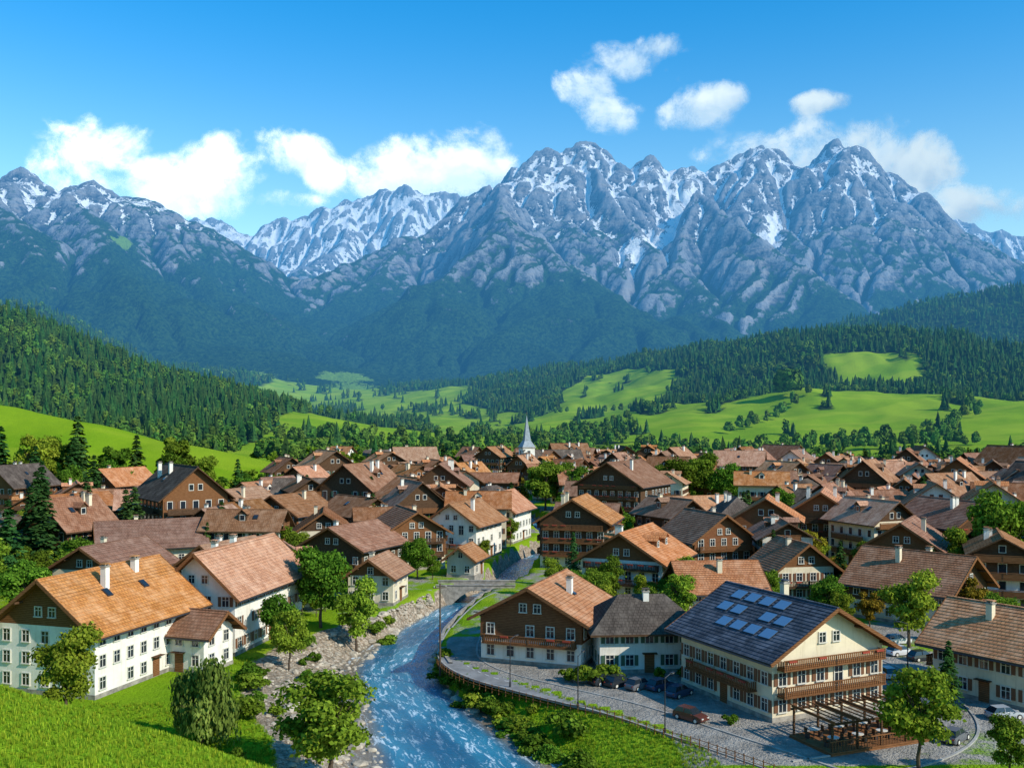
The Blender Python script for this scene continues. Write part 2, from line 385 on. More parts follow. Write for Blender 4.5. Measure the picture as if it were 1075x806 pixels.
# ------------------------------------------------------------------ terrain meshes
def spaced(segs):
    out=[]
    for a,b,st in segs: out.append(np.arange(a,b,st))
    out.append(np.array([segs[-1][1]])); return np.concatenate(out)
ROADS=[ [(-6.0,133),(-6.6,122),(-5.8,115),(-2.5,108.5),(4,102),(11,95.5),(17.5,87),(23.5,79),(31,68),(38,50)],
        [(23.8,79),(33,83),(39.5,90),(42,100),(41,112),(38,125),(36.5,140),(34,163),(25,171),(22,184),(24,205),(30,232),(44,246),(60,280),(70,340)],
        [(-6.0,133),(-4.3,145),(-2,156),(2,164),(8,170),(25,171)],
        [(2,164),(-4,166),(-14,168),(-26,166),(-40,160),(-55,152),(-75,150)] ]
def cat(pts,n=10):
    P=[Vector((*p,0)) for p in pts]; P=[2*P[0]-P[1]]+P+[2*P[-1]-P[-2]]; out=[]
    for i in range(1,len(P)-2):
        a,b,c,d=P[i-1:i+3]
        for k in range(n):
            t=k/n; out.append(.5*((2*b)+(c-a)*t+(2*a-5*b+4*c-d)*t*t+(3*b-a-3*c+d)*t**3))
    out.append(P[-2]); return out
RP=[cat(r) for r in ROADS]
RPA=np.array([[p.x,p.y] for r in RP for p in r])
def roaddist(x,y): return float(np.min(np.hypot(RPA[:,0]-x,RPA[:,1]-y)))
xs=spaced([(-2600,-1200,40),(-1200,-420,13),(-420,-130,5),(-130,-55,2.5),(-55,60,1.1),(60,140,2.5),(140,500,5),(500,1400,13),(1400,2900,40)])
ys=spaced([(-120,40,6),(40,190,1.1),(190,300,2.2),(300,560,4),(560,1100,6),(1100,1900,9),(1900,3010,13)])
X,Y,Q=gridmesh(xs,ys); Z=H(X,Y)
fo=np.clip(forest(X,Y)*3,0,1)
e=X-river_x(Y); w=river_w(Y)
gravel=np.where(e<0,1-sst(.72,1.2,(-e-w)/bankL(Y)),1-sst(.02,.16,(e-w)/bankR(Y)))*(Y<640)*(np.abs(e)<40)
n2=fbm(X/14,Y/14,3,42)
town=(Y>128)&(Y<500)&(X>-.23*Y-15)&(np.abs(e)>w+1)
town2=(Y>128)&(Y<300)&(X<-15)
hl=poly_field(X,Y,HL[3][2],62,1.6)
paved=np.where((town|town2)&(hl<3),.40+n2*.55,0.)
paved=np.where((X>14)&(X<62)&(Y>80)&(Y<135),.62+n2*.3,paved)
paved=np.where((e>w+bankR(Y)+.3)&(Y<128)&(Y>84)&(X<26)&(X>-10),.8,paved)
me=npmesh('ground',np.stack([X,Y,Z],-1).reshape(-1,3),Q,[M['ground']],smooth=True,attrs=dict(forest=fo,gravel=gravel,paved=paved))
addobj('ground',me)

# --- mountains: ridge network, then stream erosion carves the valleys and ribs
def flood(Z):
    ny,nx=Z.shape; n=ny*nx; z=Z.ravel().tolist(); done=bytearray(n)
    bd=list(range(nx))+list(range(n-nx,n))+list(range(0,n,nx))+list(range(nx-1,n,nx))
    heap=[]
    for i in set(bd): done[i]=1; heap.append((z[i],i))
    heapq.heapify(heap); offs=(-1,1,-nx,nx,-nx-1,-nx+1,nx-1,nx+1); pop,push=heapq.heappop,heapq.heappush
    while heap:
        h,i=pop(heap)
        for o in offs:
            j=i+o
            if 0<=j<n and not done[j]:
                done[j]=1; zj=z[j]
                if zj<=h: zj=h+.02; z[j]=zj
                push(heap,(zj,j))
    return np.array(z).reshape(ny,nx)
def erode(Z,dx,it,K):
    ny,nx=Z.shape; idx=np.arange(ny*nx).reshape(ny,nx)
    for k in range(it):
        if k%6==0: Z=flood(Z)
        c=Z[1:-1,1:-1]; best=np.zeros(c.shape); rec=idx[1:-1,1:-1].copy()
        for dj in (-1,0,1):
            for di in (-1,0,1):
                if dj==0 and di==0: continue
                nb=Z[1+dj:ny-1+dj,1+di:nx-1+di]; s=(c-nb)/(dx*math.hypot(dj,di)); m=s>best
                best[m]=s[m]; rec[m]=idx[1+dj:ny-1+dj,1+di:nx-1+di][m]
        rc=idx.copy(); rc[1:-1,1:-1]=rec; rc=rc.ravel(); z=Z.ravel()
        order=np.argsort(z,kind='stable'); ol=order.tolist(); rl=rc.tolist(); A=[1.0]*len(rl)
        for i in reversed(ol):
            r=rl[i]
            if r!=i: A[r]+=A[i]
        F=(K*np.sqrt(np.minimum(np.array(A),3000))).tolist(); zl=z.tolist()
        for i in ol:
            r=rl[i]
            if r!=i: f=F[i]; zl[i]=(zl[i]+f*zl[r])/(1+f)
        Z=np.array(zl).reshape(ny,nx)
        lap=Z[:-2,1:-1]+Z[2:,1:-1]+Z[1:-1,:-2]+Z[1:-1,2:]-4*Z[1:-1,1:-1]
        Z[1:-1,1:-1]+=lap*.012
    return Z
dc=17.6
xc=np.arange(-5632,5633,dc); yc=np.arange(2990,9415,dc)
Xc,Yc=np.meshgrid(xc,yc); Zc=H(Xc,Yc)
Zc=erode(Zc,dc,18,.018)
xs=np.arange(-5610,5611,10.); ys=spaced([(2990,6800,9),(6800,9390,16)])
X,Y,Q=gridmesh(xs,ys)
fx=(xs-xc[0])/dc; ix=np.clip(fx.astype(int),0,len(xc)-2); fx=(fx-ix)[None,:]
fy=(ys-yc[0])/dc; iy=np.clip(fy.astype(int),0,len(yc)-2); fy=(fy-iy)[:,None]
Z=(Zc[np.ix_(iy,ix)]*(1-fx)+Zc[np.ix_(iy,ix+1)]*fx)*(1-fy)+(Zc[np.ix_(iy+1,ix)]*(1-fx)+Zc[np.ix_(iy+1,ix+1)]*fx)*fy
gy,gx=np.gradient(Z,ys,xs); sl=np.hypot(gx,gy)
am=np.clip(sl,0,1.3)*sst(3050,3300,Y)
Z=Z+am*(rid(X/75,Y/75,3,22)*15+rid(X/28,Y/28,2,25)*7)*sst(150,800,Z)
Z[0,:]-=6
gy,gx=np.gradient(Z,ys,xs); sl=np.hypot(gx,gy)
nn=fbm(X/220,Y/220,5,51)
def blur(Z,k):
    B=Z.copy()
    for _ in range(k): B[1:-1,1:-1]=(B[:-2,1:-1]+B[2:,1:-1]+B[1:-1,:-2]+B[1:-1,2:]+B[1:-1,1:-1])/5
    return B
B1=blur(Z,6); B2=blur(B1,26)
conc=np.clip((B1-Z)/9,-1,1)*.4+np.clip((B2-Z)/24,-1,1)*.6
slb=np.hypot(*np.gradient(B1,ys,xs))
snow=sst(1000,1600,Z+nn*160)*.36+sst(1.5,.6,slb)*sst(800,1150,Z)*.30+conc*.48*sst(720,1050,Z)+.04
snow=snow*sst(720,1020,Z+nn*100)
snow=snow+.14*sst(6500,7500,Y)*sst(600,900,Z)
def seg(x,y,a,b,wd):
    dx,dy=b[0]-a[0],b[1]-a[1]; t=np.clip(((x-a[0])*dx+(y-a[1])*dy)/(dx*dx+dy*dy),0,1)
    return 1-np.hypot(x-a[0]-t*dx,y-a[1]-t*dy)/wd
for a,b,wd in (((1010,6000),(900,5600),170),((900,5600),(640,5250),130),((1480,5650),(1350,5350),120)):
    snow=np.maximum(snow,np.minimum(seg(X+nn*120,Y,a,b,wd)*.95+conc*.5,.75))
left=sst(-900,-1300,X)*sst(6300,5800,Y)
snow=snow+left*.13*sst(780,980,Z)
fl=775+130*left-60*sst(200,600,X)*sst(2600,1500,X)
fst=.5+(fl-(Z+nn*190))/460+conc*.55-sst(.85,1.55,slb)*.42
gr=sst(1450,950,Z+nn*200)*sst(1.4,.7,sl)+conc*.35
mead=np.full(X.shape,-.6)
for m_ in MEADOWS+[(-1750,4500,60,120)]: mead=np.maximum(mead,np.minimum(1,ell(X+nn*60,Y,*m_)*.6+.2))
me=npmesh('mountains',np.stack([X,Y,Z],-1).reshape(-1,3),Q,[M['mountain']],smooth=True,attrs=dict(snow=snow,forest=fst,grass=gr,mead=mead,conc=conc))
addobj('mountains',me)

# river water
ys=np.concatenate([np.arange(30,260,1.2),np.arange(260,640,6)]); us=np.linspace(-1.25,1.25,13)
rx=river_x(ys); rw=river_w(ys)
X=rx[:,None]+us[None,:]*(rw[:,None]+.3); Y=np.repeat(ys[:,None],13,1)
Z=np.full(X.shape,-2.55)+fbm(X/2.2,Y/2.2,3,61)*.16
i=np.arange(X.size).reshape(X.shape); Q=np.stack([i[:-1,:-1],i[:-1,1:],i[1:,1:],i[1:,:-1]],-1).reshape(-1,4)
uv=np.stack([X-rx[:,None],Y],-1).reshape(-1,2)
me=npmesh('river',np.stack([X,Y,Z],-1).reshape(-1,3),Q,[M['water']],smooth=True,attrs=dict(edge=np.abs(us)[None,:]+0*Y),uv=uv)
addobj('river',me)

# ------------------------------------------------------------------ roads
for pts,wd in zip(RP,(4.4,4.6,4.0,3.8)):
    mb=MB(); L=len(pts); prev=None
    for i,p in enumerate(pts):
        t=(pts[min(i+1,L-1)]-pts[max(i-1,0)]).normalized(); nrm=Vector((-t.y,t.x,0))
        onb = abs(p.x-river_x(p.y))<river_w(p.y)+2.5
        z=.06 if (onb or p.y>75) else h1(p.x,p.y)+.08
        c=Vector((p.x,p.y,z)); cur=(c+nrm*wd/2,c-nrm*wd/2,nrm,c)
        if prev:
            mb.poly([prev[1],cur[1],cur[0],prev[0]],'asphalt')
            for sgn,k_ in ((1,0),(-1,1)):
                a,b=prev[k_],cur[k_]; o1,o2=prev[2]*sgn*.22,cur[2]*sgn*.22; up=Vector((0,0,.12))
                mb.poly([a+up,b+up,b+o2+up,a+o1+up],'kerb'); mb.poly([a,b,b+up,a+up],'kerb'); mb.poly([a+o1-up,b+o2-up,b+o2+up,a+o1+up],'kerb')
            if i%2==0:
                u4=Vector((0,0,.005)); q=.05
                mb.poly([prev[3]-prev[2]*q+u4,cur[3]-cur[2]*q+u4,cur[3]+cur[2]*q+u4,prev[3]+prev[2]*q+u4],'paint')
        prev=cur
    addobj('road',mb.mesh('road'))

# ------------------------------------------------------------------ houses
UP=Vector((0,0,1))
def window(mb,o,u,n,ww,hh,near,shut,gl='glass'):
    if near:
        mb.box(o+n*.015,(ww,.03,hh),gl,(u,n,UP))
        for s_ in (-1,1): mb.box(o+u*s_*(ww/2+.05)+n*.05,(.1,.1,hh+.2),'frame',(u,n,UP))
        mb.box(o+UP*(hh/2+.05)+n*.048,(ww,.096,.1),'frame',(u,n,UP)); mb.box(o-UP*(hh/2+.06)+n*.09,(ww+.3,.18,.1),'frame',(u,n,UP))
        mb.box(o+n*.04,(.06,.05,hh-.002),'frame',(u,n,UP)); mb.box(o+n*.038+UP*hh*.15,(ww-.002,.04,.05),'frame',(u,n,UP))
    else:
        mb.poly([o+n*.03+u*a*(ww/2+.1)+UP*b*(hh/2+.1) for a,b in ((1,-1),(-1,-1),(-1,1),(1,1))][::-1],'frame')
        mb.poly([o+n*.05+u*a*(ww/2)+UP*b*(hh/2) for a,b in ((1,-1),(-1,-1),(-1,1),(1,1))][::-1],gl)
    if shut:
        for s_ in (-1,1): mb.box(o+u*s_*(ww/2+.32)+n*.05,(.42,.06,hh),shut,(u,n,UP))
def house_parts(w,l,eave,ridge,roof='r_orange',wall='p_white',timber=None,split=None,near=False,balc=0,chim=1,hip=False,shut=None,rg=None,sky=0,solar=False,dormer=0,fh=2.45):
    rg=rg or random.Random(1)
    W,Rf,Wi,Ba=MB(),MB(),MB(),MB()
    hx,hy=l/2,w/2
    split=eave if split is None else split
    def ring(hx,hy,z0,z1,m):
        P=[(-hx,-hy),(hx,-hy),(hx,hy),(-hx,hy)]
        for i in range(4):
            a,b=P[i],P[(i+1)%4]; W.poly([(a[0],a[1],z0),(b[0],b[1],z0),(b[0],b[1],z1),(a[0],a[1],z1)],m)
    g=0.0
    ring(hx,hy,-2.5,split,wall)
    ring(hx+.05,hy+.05,-2.5,.45,'stone')
    if split<eave:
        g=.07; ring(hx+g,hy+g,split,eave,timber)
        W.poly([(-hx-g,-hy-g,split),(-hx-g,hy+g,split),(hx+g,hy+g,split),(hx+g,-hy-g,split)],timber)
    gm=timber or wall
    if not hip:
        for s_ in (-1,1):
            pts=[(s_*(hx+g),-hy-g,eave),(s_*(hx+g),hy+g,eave),(s_*(hx+g),0,ridge)]
            W.poly(pts if s_>0 else pts[::-1],gm)
    oe=1.2 if w>8 else .8; og=1.25 if not hip else oe
    rise=(ridge-eave)/hy; L2=hx+og; th=.22
    ze=eave-rise*oe; yE=hy+oe
    sl=math.hypot(yE,ridge-ze)
    if not hip:
        for s_ in (-1,1):
            nc=int(sl/.45) if near else 1
            for i in range(nc):
                t0,t1=i/nc,(i+1)/nc
                ya,yb=yE*t0*s_,yE*t1*s_; za=ridge+th-(ridge-ze)*t0; zb=ridge+th-(ridge-ze)*t1
                lf=.055 if near else 0
                q=[(-L2,yb,zb+lf),(L2,yb,zb+lf),(L2,ya,za),(-L2,ya,za)]
                uvq=[(-L2,-t1*sl),(L2,-t1*sl),(L2,-t0*sl),(-L2,-t0*sl)]
                if s_>0: q=q[::-1]; uvq=uvq[::-1]
                Rf.poly(q,roof,uvq)
                if near: Rf.poly([(-L2,yb,zb),(L2,yb,zb),(L2,yb,zb+lf),(-L2,yb,zb+lf)],roof,[(-L2,-t1*sl)]*4)
            und=[(-L2,0,ridge+.01),(L2,0,ridge+.01),(L2,yE*s_,ze+.01),(-L2,yE*s_,ze+.01)]
            Rf.poly(und,'w_brown'); 
            Rf.poly([(-L2,yE*s_,ze+.01),(L2,yE*s_,ze+.01),(L2,yE*s_,ze+th),(-L2,yE*s_,ze+th)],'w_dark')
            for e_ in (-1,1):
                x=L2*e_; Rf.poly([(x,0,ridge),(x,yE*s_,ze),(x,yE*s_,ze+th),(x,0,ridge+th)],'w_dark')
                if near:
                    d=Vector((0,yE*s_,ze-ridge)).normalized()
                    Rf.box((x+e_*.04,yE*s_/2,(ridge+ze)/2+.1),(.07,sl,.34),'w_brown',(Vector((1,0,0)),d,Vector((1,0,0)).cross(d)))
            if near: Rf.cyl((-L2,(yE+.07)*s_,ze+.06),(L2,(yE+.07)*s_,ze+.06),.08,.08,'metal',6)
        Rf.box((0,0,ridge+th+.03),(2*L2,.3,.1),roof)
        if near:
            for yy in np.linspace(-hy*.95,hy*.95,5):
                zz=ridge-rise*abs(yy)-.14
                for e_ in (-1,1): Rf.box((e_*(hx+og*.45),yy,zz),(og*.9,.16,.2),'w_dark')
    else:
        rl=max(L2-hy*.9,.3)
        A=[(-L2,-yE,ze),(L2,-yE,ze),(L2,yE,ze),(-L2,yE,ze)]; T=[(-rl,0,ridge+th),(rl,0,ridge+th)]
        up=lambda p:(p[0],p[1],p[2]+th)
        Rf.poly([up(A[0]),up(A[1]),T[1],T[0]],roof,[(-L2,-sl),(L2,-sl),(rl,0),(-rl,0)])
        Rf.poly([up(A[2]),up(A[3]),T[0],T[1]],roof,[(-L2,-sl),(L2,-sl),(rl,0),(-rl,0)])
        Rf.poly([up(A[1]),up(A[2]),T[1]],roof,[(-yE,-sl),(yE,-sl),(0,0)])
        Rf.poly([up(A[3]),up(A[0]),T[0]],roof,[(-yE,-sl),(yE,-sl),(0,0)])
        Rf.poly([A[3],A[2],A[1],A[0]],'w_brown')
        for i in range(4): a,b=A[i],A[(i+1)%4]; Rf.poly([a,b,up(b),up(a)],'w_dark')
    rf=lambda y:ridge+th-rise*abs(y)
    for c in range(chim):
        cx=rg.uniform(-.6,.6)*hx; cy=rg.choice((-1,1))*rg.uniform(.15,.5)*hy; zt=ridge+rg.uniform(.4,.7)
        Rf.box((cx,cy,(rf(cy)-.5+zt)/2),(.65,.65,zt-rf(cy)+.5),wall); Rf.box((cx,cy,zt+.06),(.85,.85,.12),'stone')
        for e_ in (-1,1): Rf.box((cx+e_*.22,cy,zt+.22),(.12,.5,.2),'stone')
        Rf.box((cx,cy,zt+.36),(.85,.7,.08),roof)
    ax_s=lambda s_:(Vector((1,0,0)),Vector((0,math.cos(math.atan(rise)),-s_*math.sin(math.atan(rise)))),Vector((0,s_*math.sin(math.atan(rise)),math.cos(math.atan(rise)))))
    for c in range(sky):
        for s_ in (-1,1):
            if rg.random()<.75:
                cx=(-.7+1.4*(c+.5)/max(sky,1))*hx; cy=s_*hy*.5
                Rf.box((cx,cy,rf(cy)+.1),(.85,1.1,.16),'metal',ax_s(s_)); Rf.box((cx,cy,rf(cy)+.15),(.65,.9,.12),'glass',ax_s(s_))
    if solar:
        for s_ in (1,):
            for a in range(5):
                for b in range(3):
                    if (a,b) in ((0,0),(4,2),(2,1)): continue
                    cx=(-.62+.31*a)*hx; cy=s_*hy*(.2+.27*b)
                    Rf.box((cx,cy,rf(cy)+.12),(1.6,1.25,.06),'solar',ax_s(s_))
                    Rf.box((cx,cy,rf(cy)+.10),(1.72,1.37,.05),'metal',ax_s(s_))
    for c in range(dormer):
        for s_ in (-1,1):
            cx=(-.6+1.2*(c+.5)/dormer)*hx; yo=s_*hy*.62; zt=rf(yo)
            W.box((cx,yo-s_*.6,zt+.35),(1.5,1.6,1.3),gm)
            window(Wi,Vector((cx,yo+s_*.2,zt+.35)),Vector((-s_,0,0)),Vector((0,s_,0)),.8,.8,near,None)
            for q in (-1,1):
                Rf.poly([(cx,yo+s_*.5,zt+1.65),(cx+q*1.05,yo+s_*.5,zt+.85),(cx+q*1.05,yo-s_*2.2,zt+.85),(cx,yo-s_*2.2,zt+1.65)],roof,[(0,0),(0,1),(2.7,1),(2.7,0)])
            W.poly([(cx-.75,yo+s_*.2,zt+1),(cx+.75,yo+s_*.2,zt+1),(cx,yo+s_*.2,zt+1.55)],gm)
    nf=max(1,int((eave+.5)/fh))
    def wallwin(length,org,u,n,isg):
        cnt=max(2,int(length/(2.05 if near else 2.2)))
        for f in range(nf):
            z=1.45+f*fh
            if z+.6>eave: z=eave-.8
            off=(g if z>split else 0)
            for i in range(cnt):
                if rg.random()<.06: continue
                uu=(-.5+(i+.5)/cnt)*length
                o=org+u*uu+n*off+UP*z
                if f==0 and i==cnt//2 and not isg:
                    Wi.box(o-UP*.35+n*.03,(1.1,.08,2.1),'w_brown',(u,n,UP)); Wi.box(o+UP*.78+n*.3,(1.6,.6,.08),'w_dark',(u,n,UP)); continue
                if balc and isg and f>0 and rg.random()<.3:
                    window(Wi,o-UP*.3,u,n,.95,1.75,near,None)
                else: window(Wi,o,u,n,.85,1.15,near,shut)
        if isg and not hip and ridge-eave>1.8:
            k=2 if ridge-eave>2.4 else 1
            for i in range(k):
                o=org+n*g+u*((i-(k-1)/2)*1.7)+UP*(eave+(ridge-eave)*.3)
                window(Wi,o,u,n,.75,.9,near,None)
    wallwin(l,Vector((0,-hy,0)),Vector((1,0,0)),Vector((0,-1,0)),False)
    wallwin(l,Vector((0,hy,0)),Vector((-1,0,0)),Vector((0,1,0)),False)
    wallwin(w,Vector((hx,0,0)),Vector((0,1,0)),Vector((1,0,0)),True)
    wallwin(w,Vector((-hx,0,0)),Vector((0,-1,0)),Vector((-1,0,0)),True)
    bm_='w_brown' if timber!='w_brown' else 'w_dark'
    def balcony(org,u,n,length,z):
        dp=1.05; o=org+n*(dp/2+g)+UP*z
        Ba.box(o,(length,dp,.14),bm_,(u,n,UP))
        fr=org+n*(dp+g-.05)+UP*z
        if near:
            ns=int(length/.24)
            for i in range(ns): Ba.box(fr+u*(-.5+(i+.5)/ns)*length+UP*.5,(.15,.04,.78),bm_,(u,n,UP))
            for e_ in (-1,1):
                for j in range(4): Ba.box(org+u*e_*(length/2-.03)+n*(.15+j*.24+g)+UP*(z+.5),(.04,.15,.78),bm_,(u,n,UP))
        else: Ba.box(fr+UP*.48,(length,.05,.72),bm_,(u,n,UP))
        Ba.box(fr+UP*.95,(length,.1,.09),bm_,(u,n,UP))
        for e_ in (-.48,0,.48): Ba.box(fr+u*e_*length+UP*((.95)/2),(.1,.1,.95),'w_dark',(u,n,UP))
        if near and rg.random()<.8: 
            for i in range(int(length/1.6)):
                if rg.random()<.6: Ba.box(fr+n*.12+u*(-.5+(i+.5)/int(length/1.6))*length+UP*.85,(.9,.18,.16),'awning',(u,n,UP))
    for b in range(balc):
        z=fh*(b+1)-.05
        if z>ridge-2: break
        ln=w*(.92 if z<eave-.8 else .5)
        balcony(Vector((hx,0,0)),Vector((0,1,0)),Vector((1,0,0)),ln,z); balcony(Vector((-hx,0,0)),Vector((0,-1,0)),Vector((-1,0,0)),ln,z)
        if balc>1 and z<eave-1.5:
            balcony(Vector((0,-hy,0)),Vector((1,0,0)),Vector((0,-1,0)),l*.7,z); balcony(Vector((0,hy,0)),Vector((-1,0,0)),Vector((0,1,0)),l*.7,z)
    return W,Rf,Wi,Ba
PLACED=[]
def place_house(name,x,y,yaw,w,l,**k):
    PLACED.append((x,y,max(w,l)*.5))
    W,Rf,Wi,Ba=house_parts(w,l,rg=random.Random(int(abs(x*7+y*3))),**k)
    e=bpy.data.objects.new(name,None); COL.objects.link(e); e.location=(x,y,max(h1(x,y),0) if y<260 else h1(x,y)); e.rotation_euler=(0,0,R(yaw)); e.empty_display_size=2
    for nm,b in (('walls',W),('roof',Rf),('windows_and_doors',Wi),('balconies',Ba)):
        if b.f: addobj(nm,b.mesh(name+'_'+nm),parent=e)
    return e
place_house('white_farmhouse',-44.7,108.8,73,12,17,eave=7.0,ridge=11.6,roof='r_orange',timber='w_brown',shut=None,chim=2,fh=2.2,near=True,sky=2)
place_house('white_guesthouse',-35.2,127.3,78,9.4,19,eave=7.6,ridge=11.9,roof='r_orange',wall='p_white',shut='sh_b',chim=2,near=True,balc=1)
place_house('garden_annex',-35.8,112.2,160,5.2,6.5,eave=4.4,ridge=6.3,roof='r_brown',near=True,chim=0)
place_house('timber_chalet',4.3,119,70,12,13,eave=5.5,ridge=8.7,roof='r_orange',wall='p_white',timber='w_red',split=2.8,near=True,balc=1,chim=1,sky=1)
place_house('white_villa',14.8,114,4,9,11,eave=5.0,ridge=7.7,roof='r_dark',wall='p_white',shut='sh_g',near=True,hip=True,chim=1)
place_house('cream_hotel',27,101,115,13.5,14.5,eave=6.2,ridge=10.0,roof='r_slate',wall='p_cream',shut='sh_b',near=True,balc=2,solar=True,chim=1)
place_house('large_farmhouse',20,160,65,13,15,eave=6.2,ridge=10.2,roof='r_orange',wall='p_white',timber='w_brown',near=True,balc=2,chim=2,dormer=2)
place_house('timber_chalet',35,180,110,11.5,12,eave=7,ridge=11,roof='r_brown',wall='p_grey',timber='w_red',split=1.0,near=True,balc=2)
place_house('garden_house',28.5,140,5,10,10,eave=4.8,ridge=7.8,roof='r_orange',wall='p_cream',timber='w_brown',near=True,balc=1)
place_house('cream_cottage',44,156,100,9,9,eave=5.4,ridge=8.8,roof='r_brown',wall='p_cream',timber='w_brown',near=True,balc=1,shut='sh_b')
place_house('stone_farmhouse',57,140,132,12,14,eave=5.2,ridge=9.2,roof='r_brown',wall='p_cream',timber='w_dark',split=2.6,near=True,balc=1,chim=2)
place_house('cream_villa',50.5,101,125,9.5,11,eave=5.4,ridge=8.8,roof='r_orange',wall='p_cream',near=True,balc=1,shut='sh_b')
place_house('barn',68,118,40,10,12,eave=4.8,ridge=8,roof='r_brown',wall='p_grey',timber='w_dark',near=True)
place_house('grand_chalet',29,256,60,17,20,eave=11.5,ridge=16.8,roof='r_brown',wall='p_white',timber='w_dark',split=2.6,near=True,balc=4,chim=2,fh=2.6)
place_house('long_house',42,228,20,10,15,eave=6.4,ridge=10,roof='r_orange',wall='p_white',near=True,shut='sh_b')
place_house('timber_guesthouse',13,191,75,12.5,13,eave=9,ridge=12.8,roof='r_orange',wall='p_cream',timber='w_dark',split=2.4,near=True,balc=3,chim=2)
place_house('white_house',-9.5,202,70,10.5,14,eave=7.4,ridge=11,roof='r_orange',wall='p_white',near=True,balc=1)
place_house('white_house',-2,229,72,9,14,eave=7.5,ridge=11,roof='r_orange',wall='p_white',near=True)
place_house('timber_chalet',-43,271,60,14,14,eave=8.5,ridge=12.8,roof='r_orange',timber='w_dark',split=2.5,near=True,balc=3)
place_house('timber_chalet',-48,218,65,12,13,eave=7.6,ridge=11.2,roof='r_brown',wall='p_cream',timber='w_brown',split=5,near=True,balc=2)
place_house('farmhouse',-63,232,70,12,13,eave=7.6,ridge=11.4,roof='r_orange',wall='p_cream',timber='w_brown',near=True,balc=2)
place_house('farmhouse',-87,246,68,13,14,eave=7.2,ridge=11.2,roof='r_brown',wall='p_cream',timber='w_brown',near=True,balc=2)
place_house('farmhouse',-99,228,60,12,13,eave=6.8,ridge=10.4,roof='r_orange',wall='p_white',timber='w_dark',near=True,balc=1)
place_house('timber_chalet',-28,176,65,12,13,eave=6,ridge=9.2,roof='r_brown',wall='p_white',timber='w_dark',split=2.5,near=True,balc=1)
place_house('riverside_cottage',-20.5,153,80,7,8,eave=4.4,ridge=6.8,roof='r_orange',wall='p_cream',timber='w_brown',near=True)
place_house('timber_chalet',-20,190,110,11,14,eave=7.2,ridge=10.6,roof='r_brown',wall='p_cream',timber='w_brown',split=2.6,near=True,balc=2)
place_house('farmhouse',-64,176,25,13,16,eave=6.2,ridge=9.8,roof='r_brown',wall='p_cream',timber='w_brown',near=True,balc=1)
place_house('farmhouse',-92,184,60,12,14,eave=6,ridge=9.4,roof='r_dark',wall='p_cream',timber='w_dark',near=True)
place_house('boathouse',-8.3,178,75,5,6,eave=3.3,ridge=5.2,roof='r_orange',wall='p_grey',near=True,chim=0)
place_house('cream_house',-60,150,75,11,13,eave=6,ridge=9.2,roof='r_brown',wall='p_cream',timber='w_brown',near=True,balc=1)
place_house('white_house',-45,158,70,10,12,eave=5,ridge=8.4,roof='r_orange',near=True,timber='w_brown')
place_house('white_house',-37,196,100,10,12,eave=6.4,ridge=9.8,roof='r_brown',wall='p_cream',timber='w_dark',near=True,balc=1)
place_house('apartment_chalet',64,205,70,13,16,eave=9,ridge=13.2,roof='r_orange',wall='p_white',timber='w_brown',split=2.6,near=True,balc=3,chim=2)
place_house('apartment_chalet',83,188,110,13,15,eave=8.6,ridge=12.6,roof='r_brown',wall='p_white',timber='w_dark',split=5.0,near=True,balc=3,chim=2)
place_house('apartment_chalet',66,166,60,11,13,eave=7.4,ridge=11,roof='r_brown',wall='p_cream',timber='w_brown',split=2.6,near=True,balc=2,chim=1)
protos=[]
rg0=random.Random(5)
for i in range(24):
    big=i>=18
    w=rg0.uniform(7.5,11); l=rg0.uniform(8.5,13.5); ev=rg0.choice((6.4,7.0,7.8,8.4,9.2)); 
    if big: w=rg0.uniform(11.5,13); l=rg0.uniform(14,17); ev=rg0.uniform(9.5,11.5)
    tim=('w_dark','w_brown','w_dark','w_brown',None)[i%5]
    parts=house_parts(w,l,ev,ev+w*.5*rg0.uniform(.56,.76),roof=('r_orange','r_brown','r_dark','r_brown','r_orange','r_brown','r_orange')[i%7],
        wall=rg0.choice(('p_white','p_cream','p_white')),timber=tim,split=(rg0.choice((2.6,2.6,5.0,5.0)) if tim and rg0.random()<.85 else None),near=False,balc=rg0.choice((2,3)) if (tim or big) else rg0.choice((0,1,2)),
        chim=rg0.choice((1,2)),hip=(i==9),shut=rg0.choice((None,'sh_b','sh_g')),rg=random.Random(i),sky=rg0.choice((0,1,2)),dormer=rg0.choice((0,1)))
    mb=MB()
    for p in parts:
        b=len(mb.v); mb.v+=p.v; mb.uv+=p.uv; mb.f+=[tuple(q+b for q in f) for f in p.f]; mb.m+=[mb.mi(p.mats[k]) for k in p.m]
    protos.append((mb.mesh('town_house'),w,l))
hh=[]
yy=150.
while yy<485:
    st=13.6+ (yy-150)*.004
    xx=-.60*yy
    while xx<.60*yy+10:
        x=xx+rng.uniform(-3.6,3.6); y=yy+rng.uniform(-4.2,4.2); xx+=st
        if y>275 and x<-.21*y-6: continue
        if y<275 and x<-.52*y: continue
        if y>430 and x>90: continue
        if abs(x-river_x(y))<river_w(y)+7: continue
        if roaddist(x,y)<8: continue
        if any(math.hypot(x-a,y-b)<r+5.8 for a,b,r in PLACED): continue
        if float(poly_field(np.array([x]),np.array([y]),HL[3][2],62,1.6)[0])>3: continue
        if rng.random()<(.06 if y<380 else .18): continue
        hh.append((x,y))
    yy+=st*.97
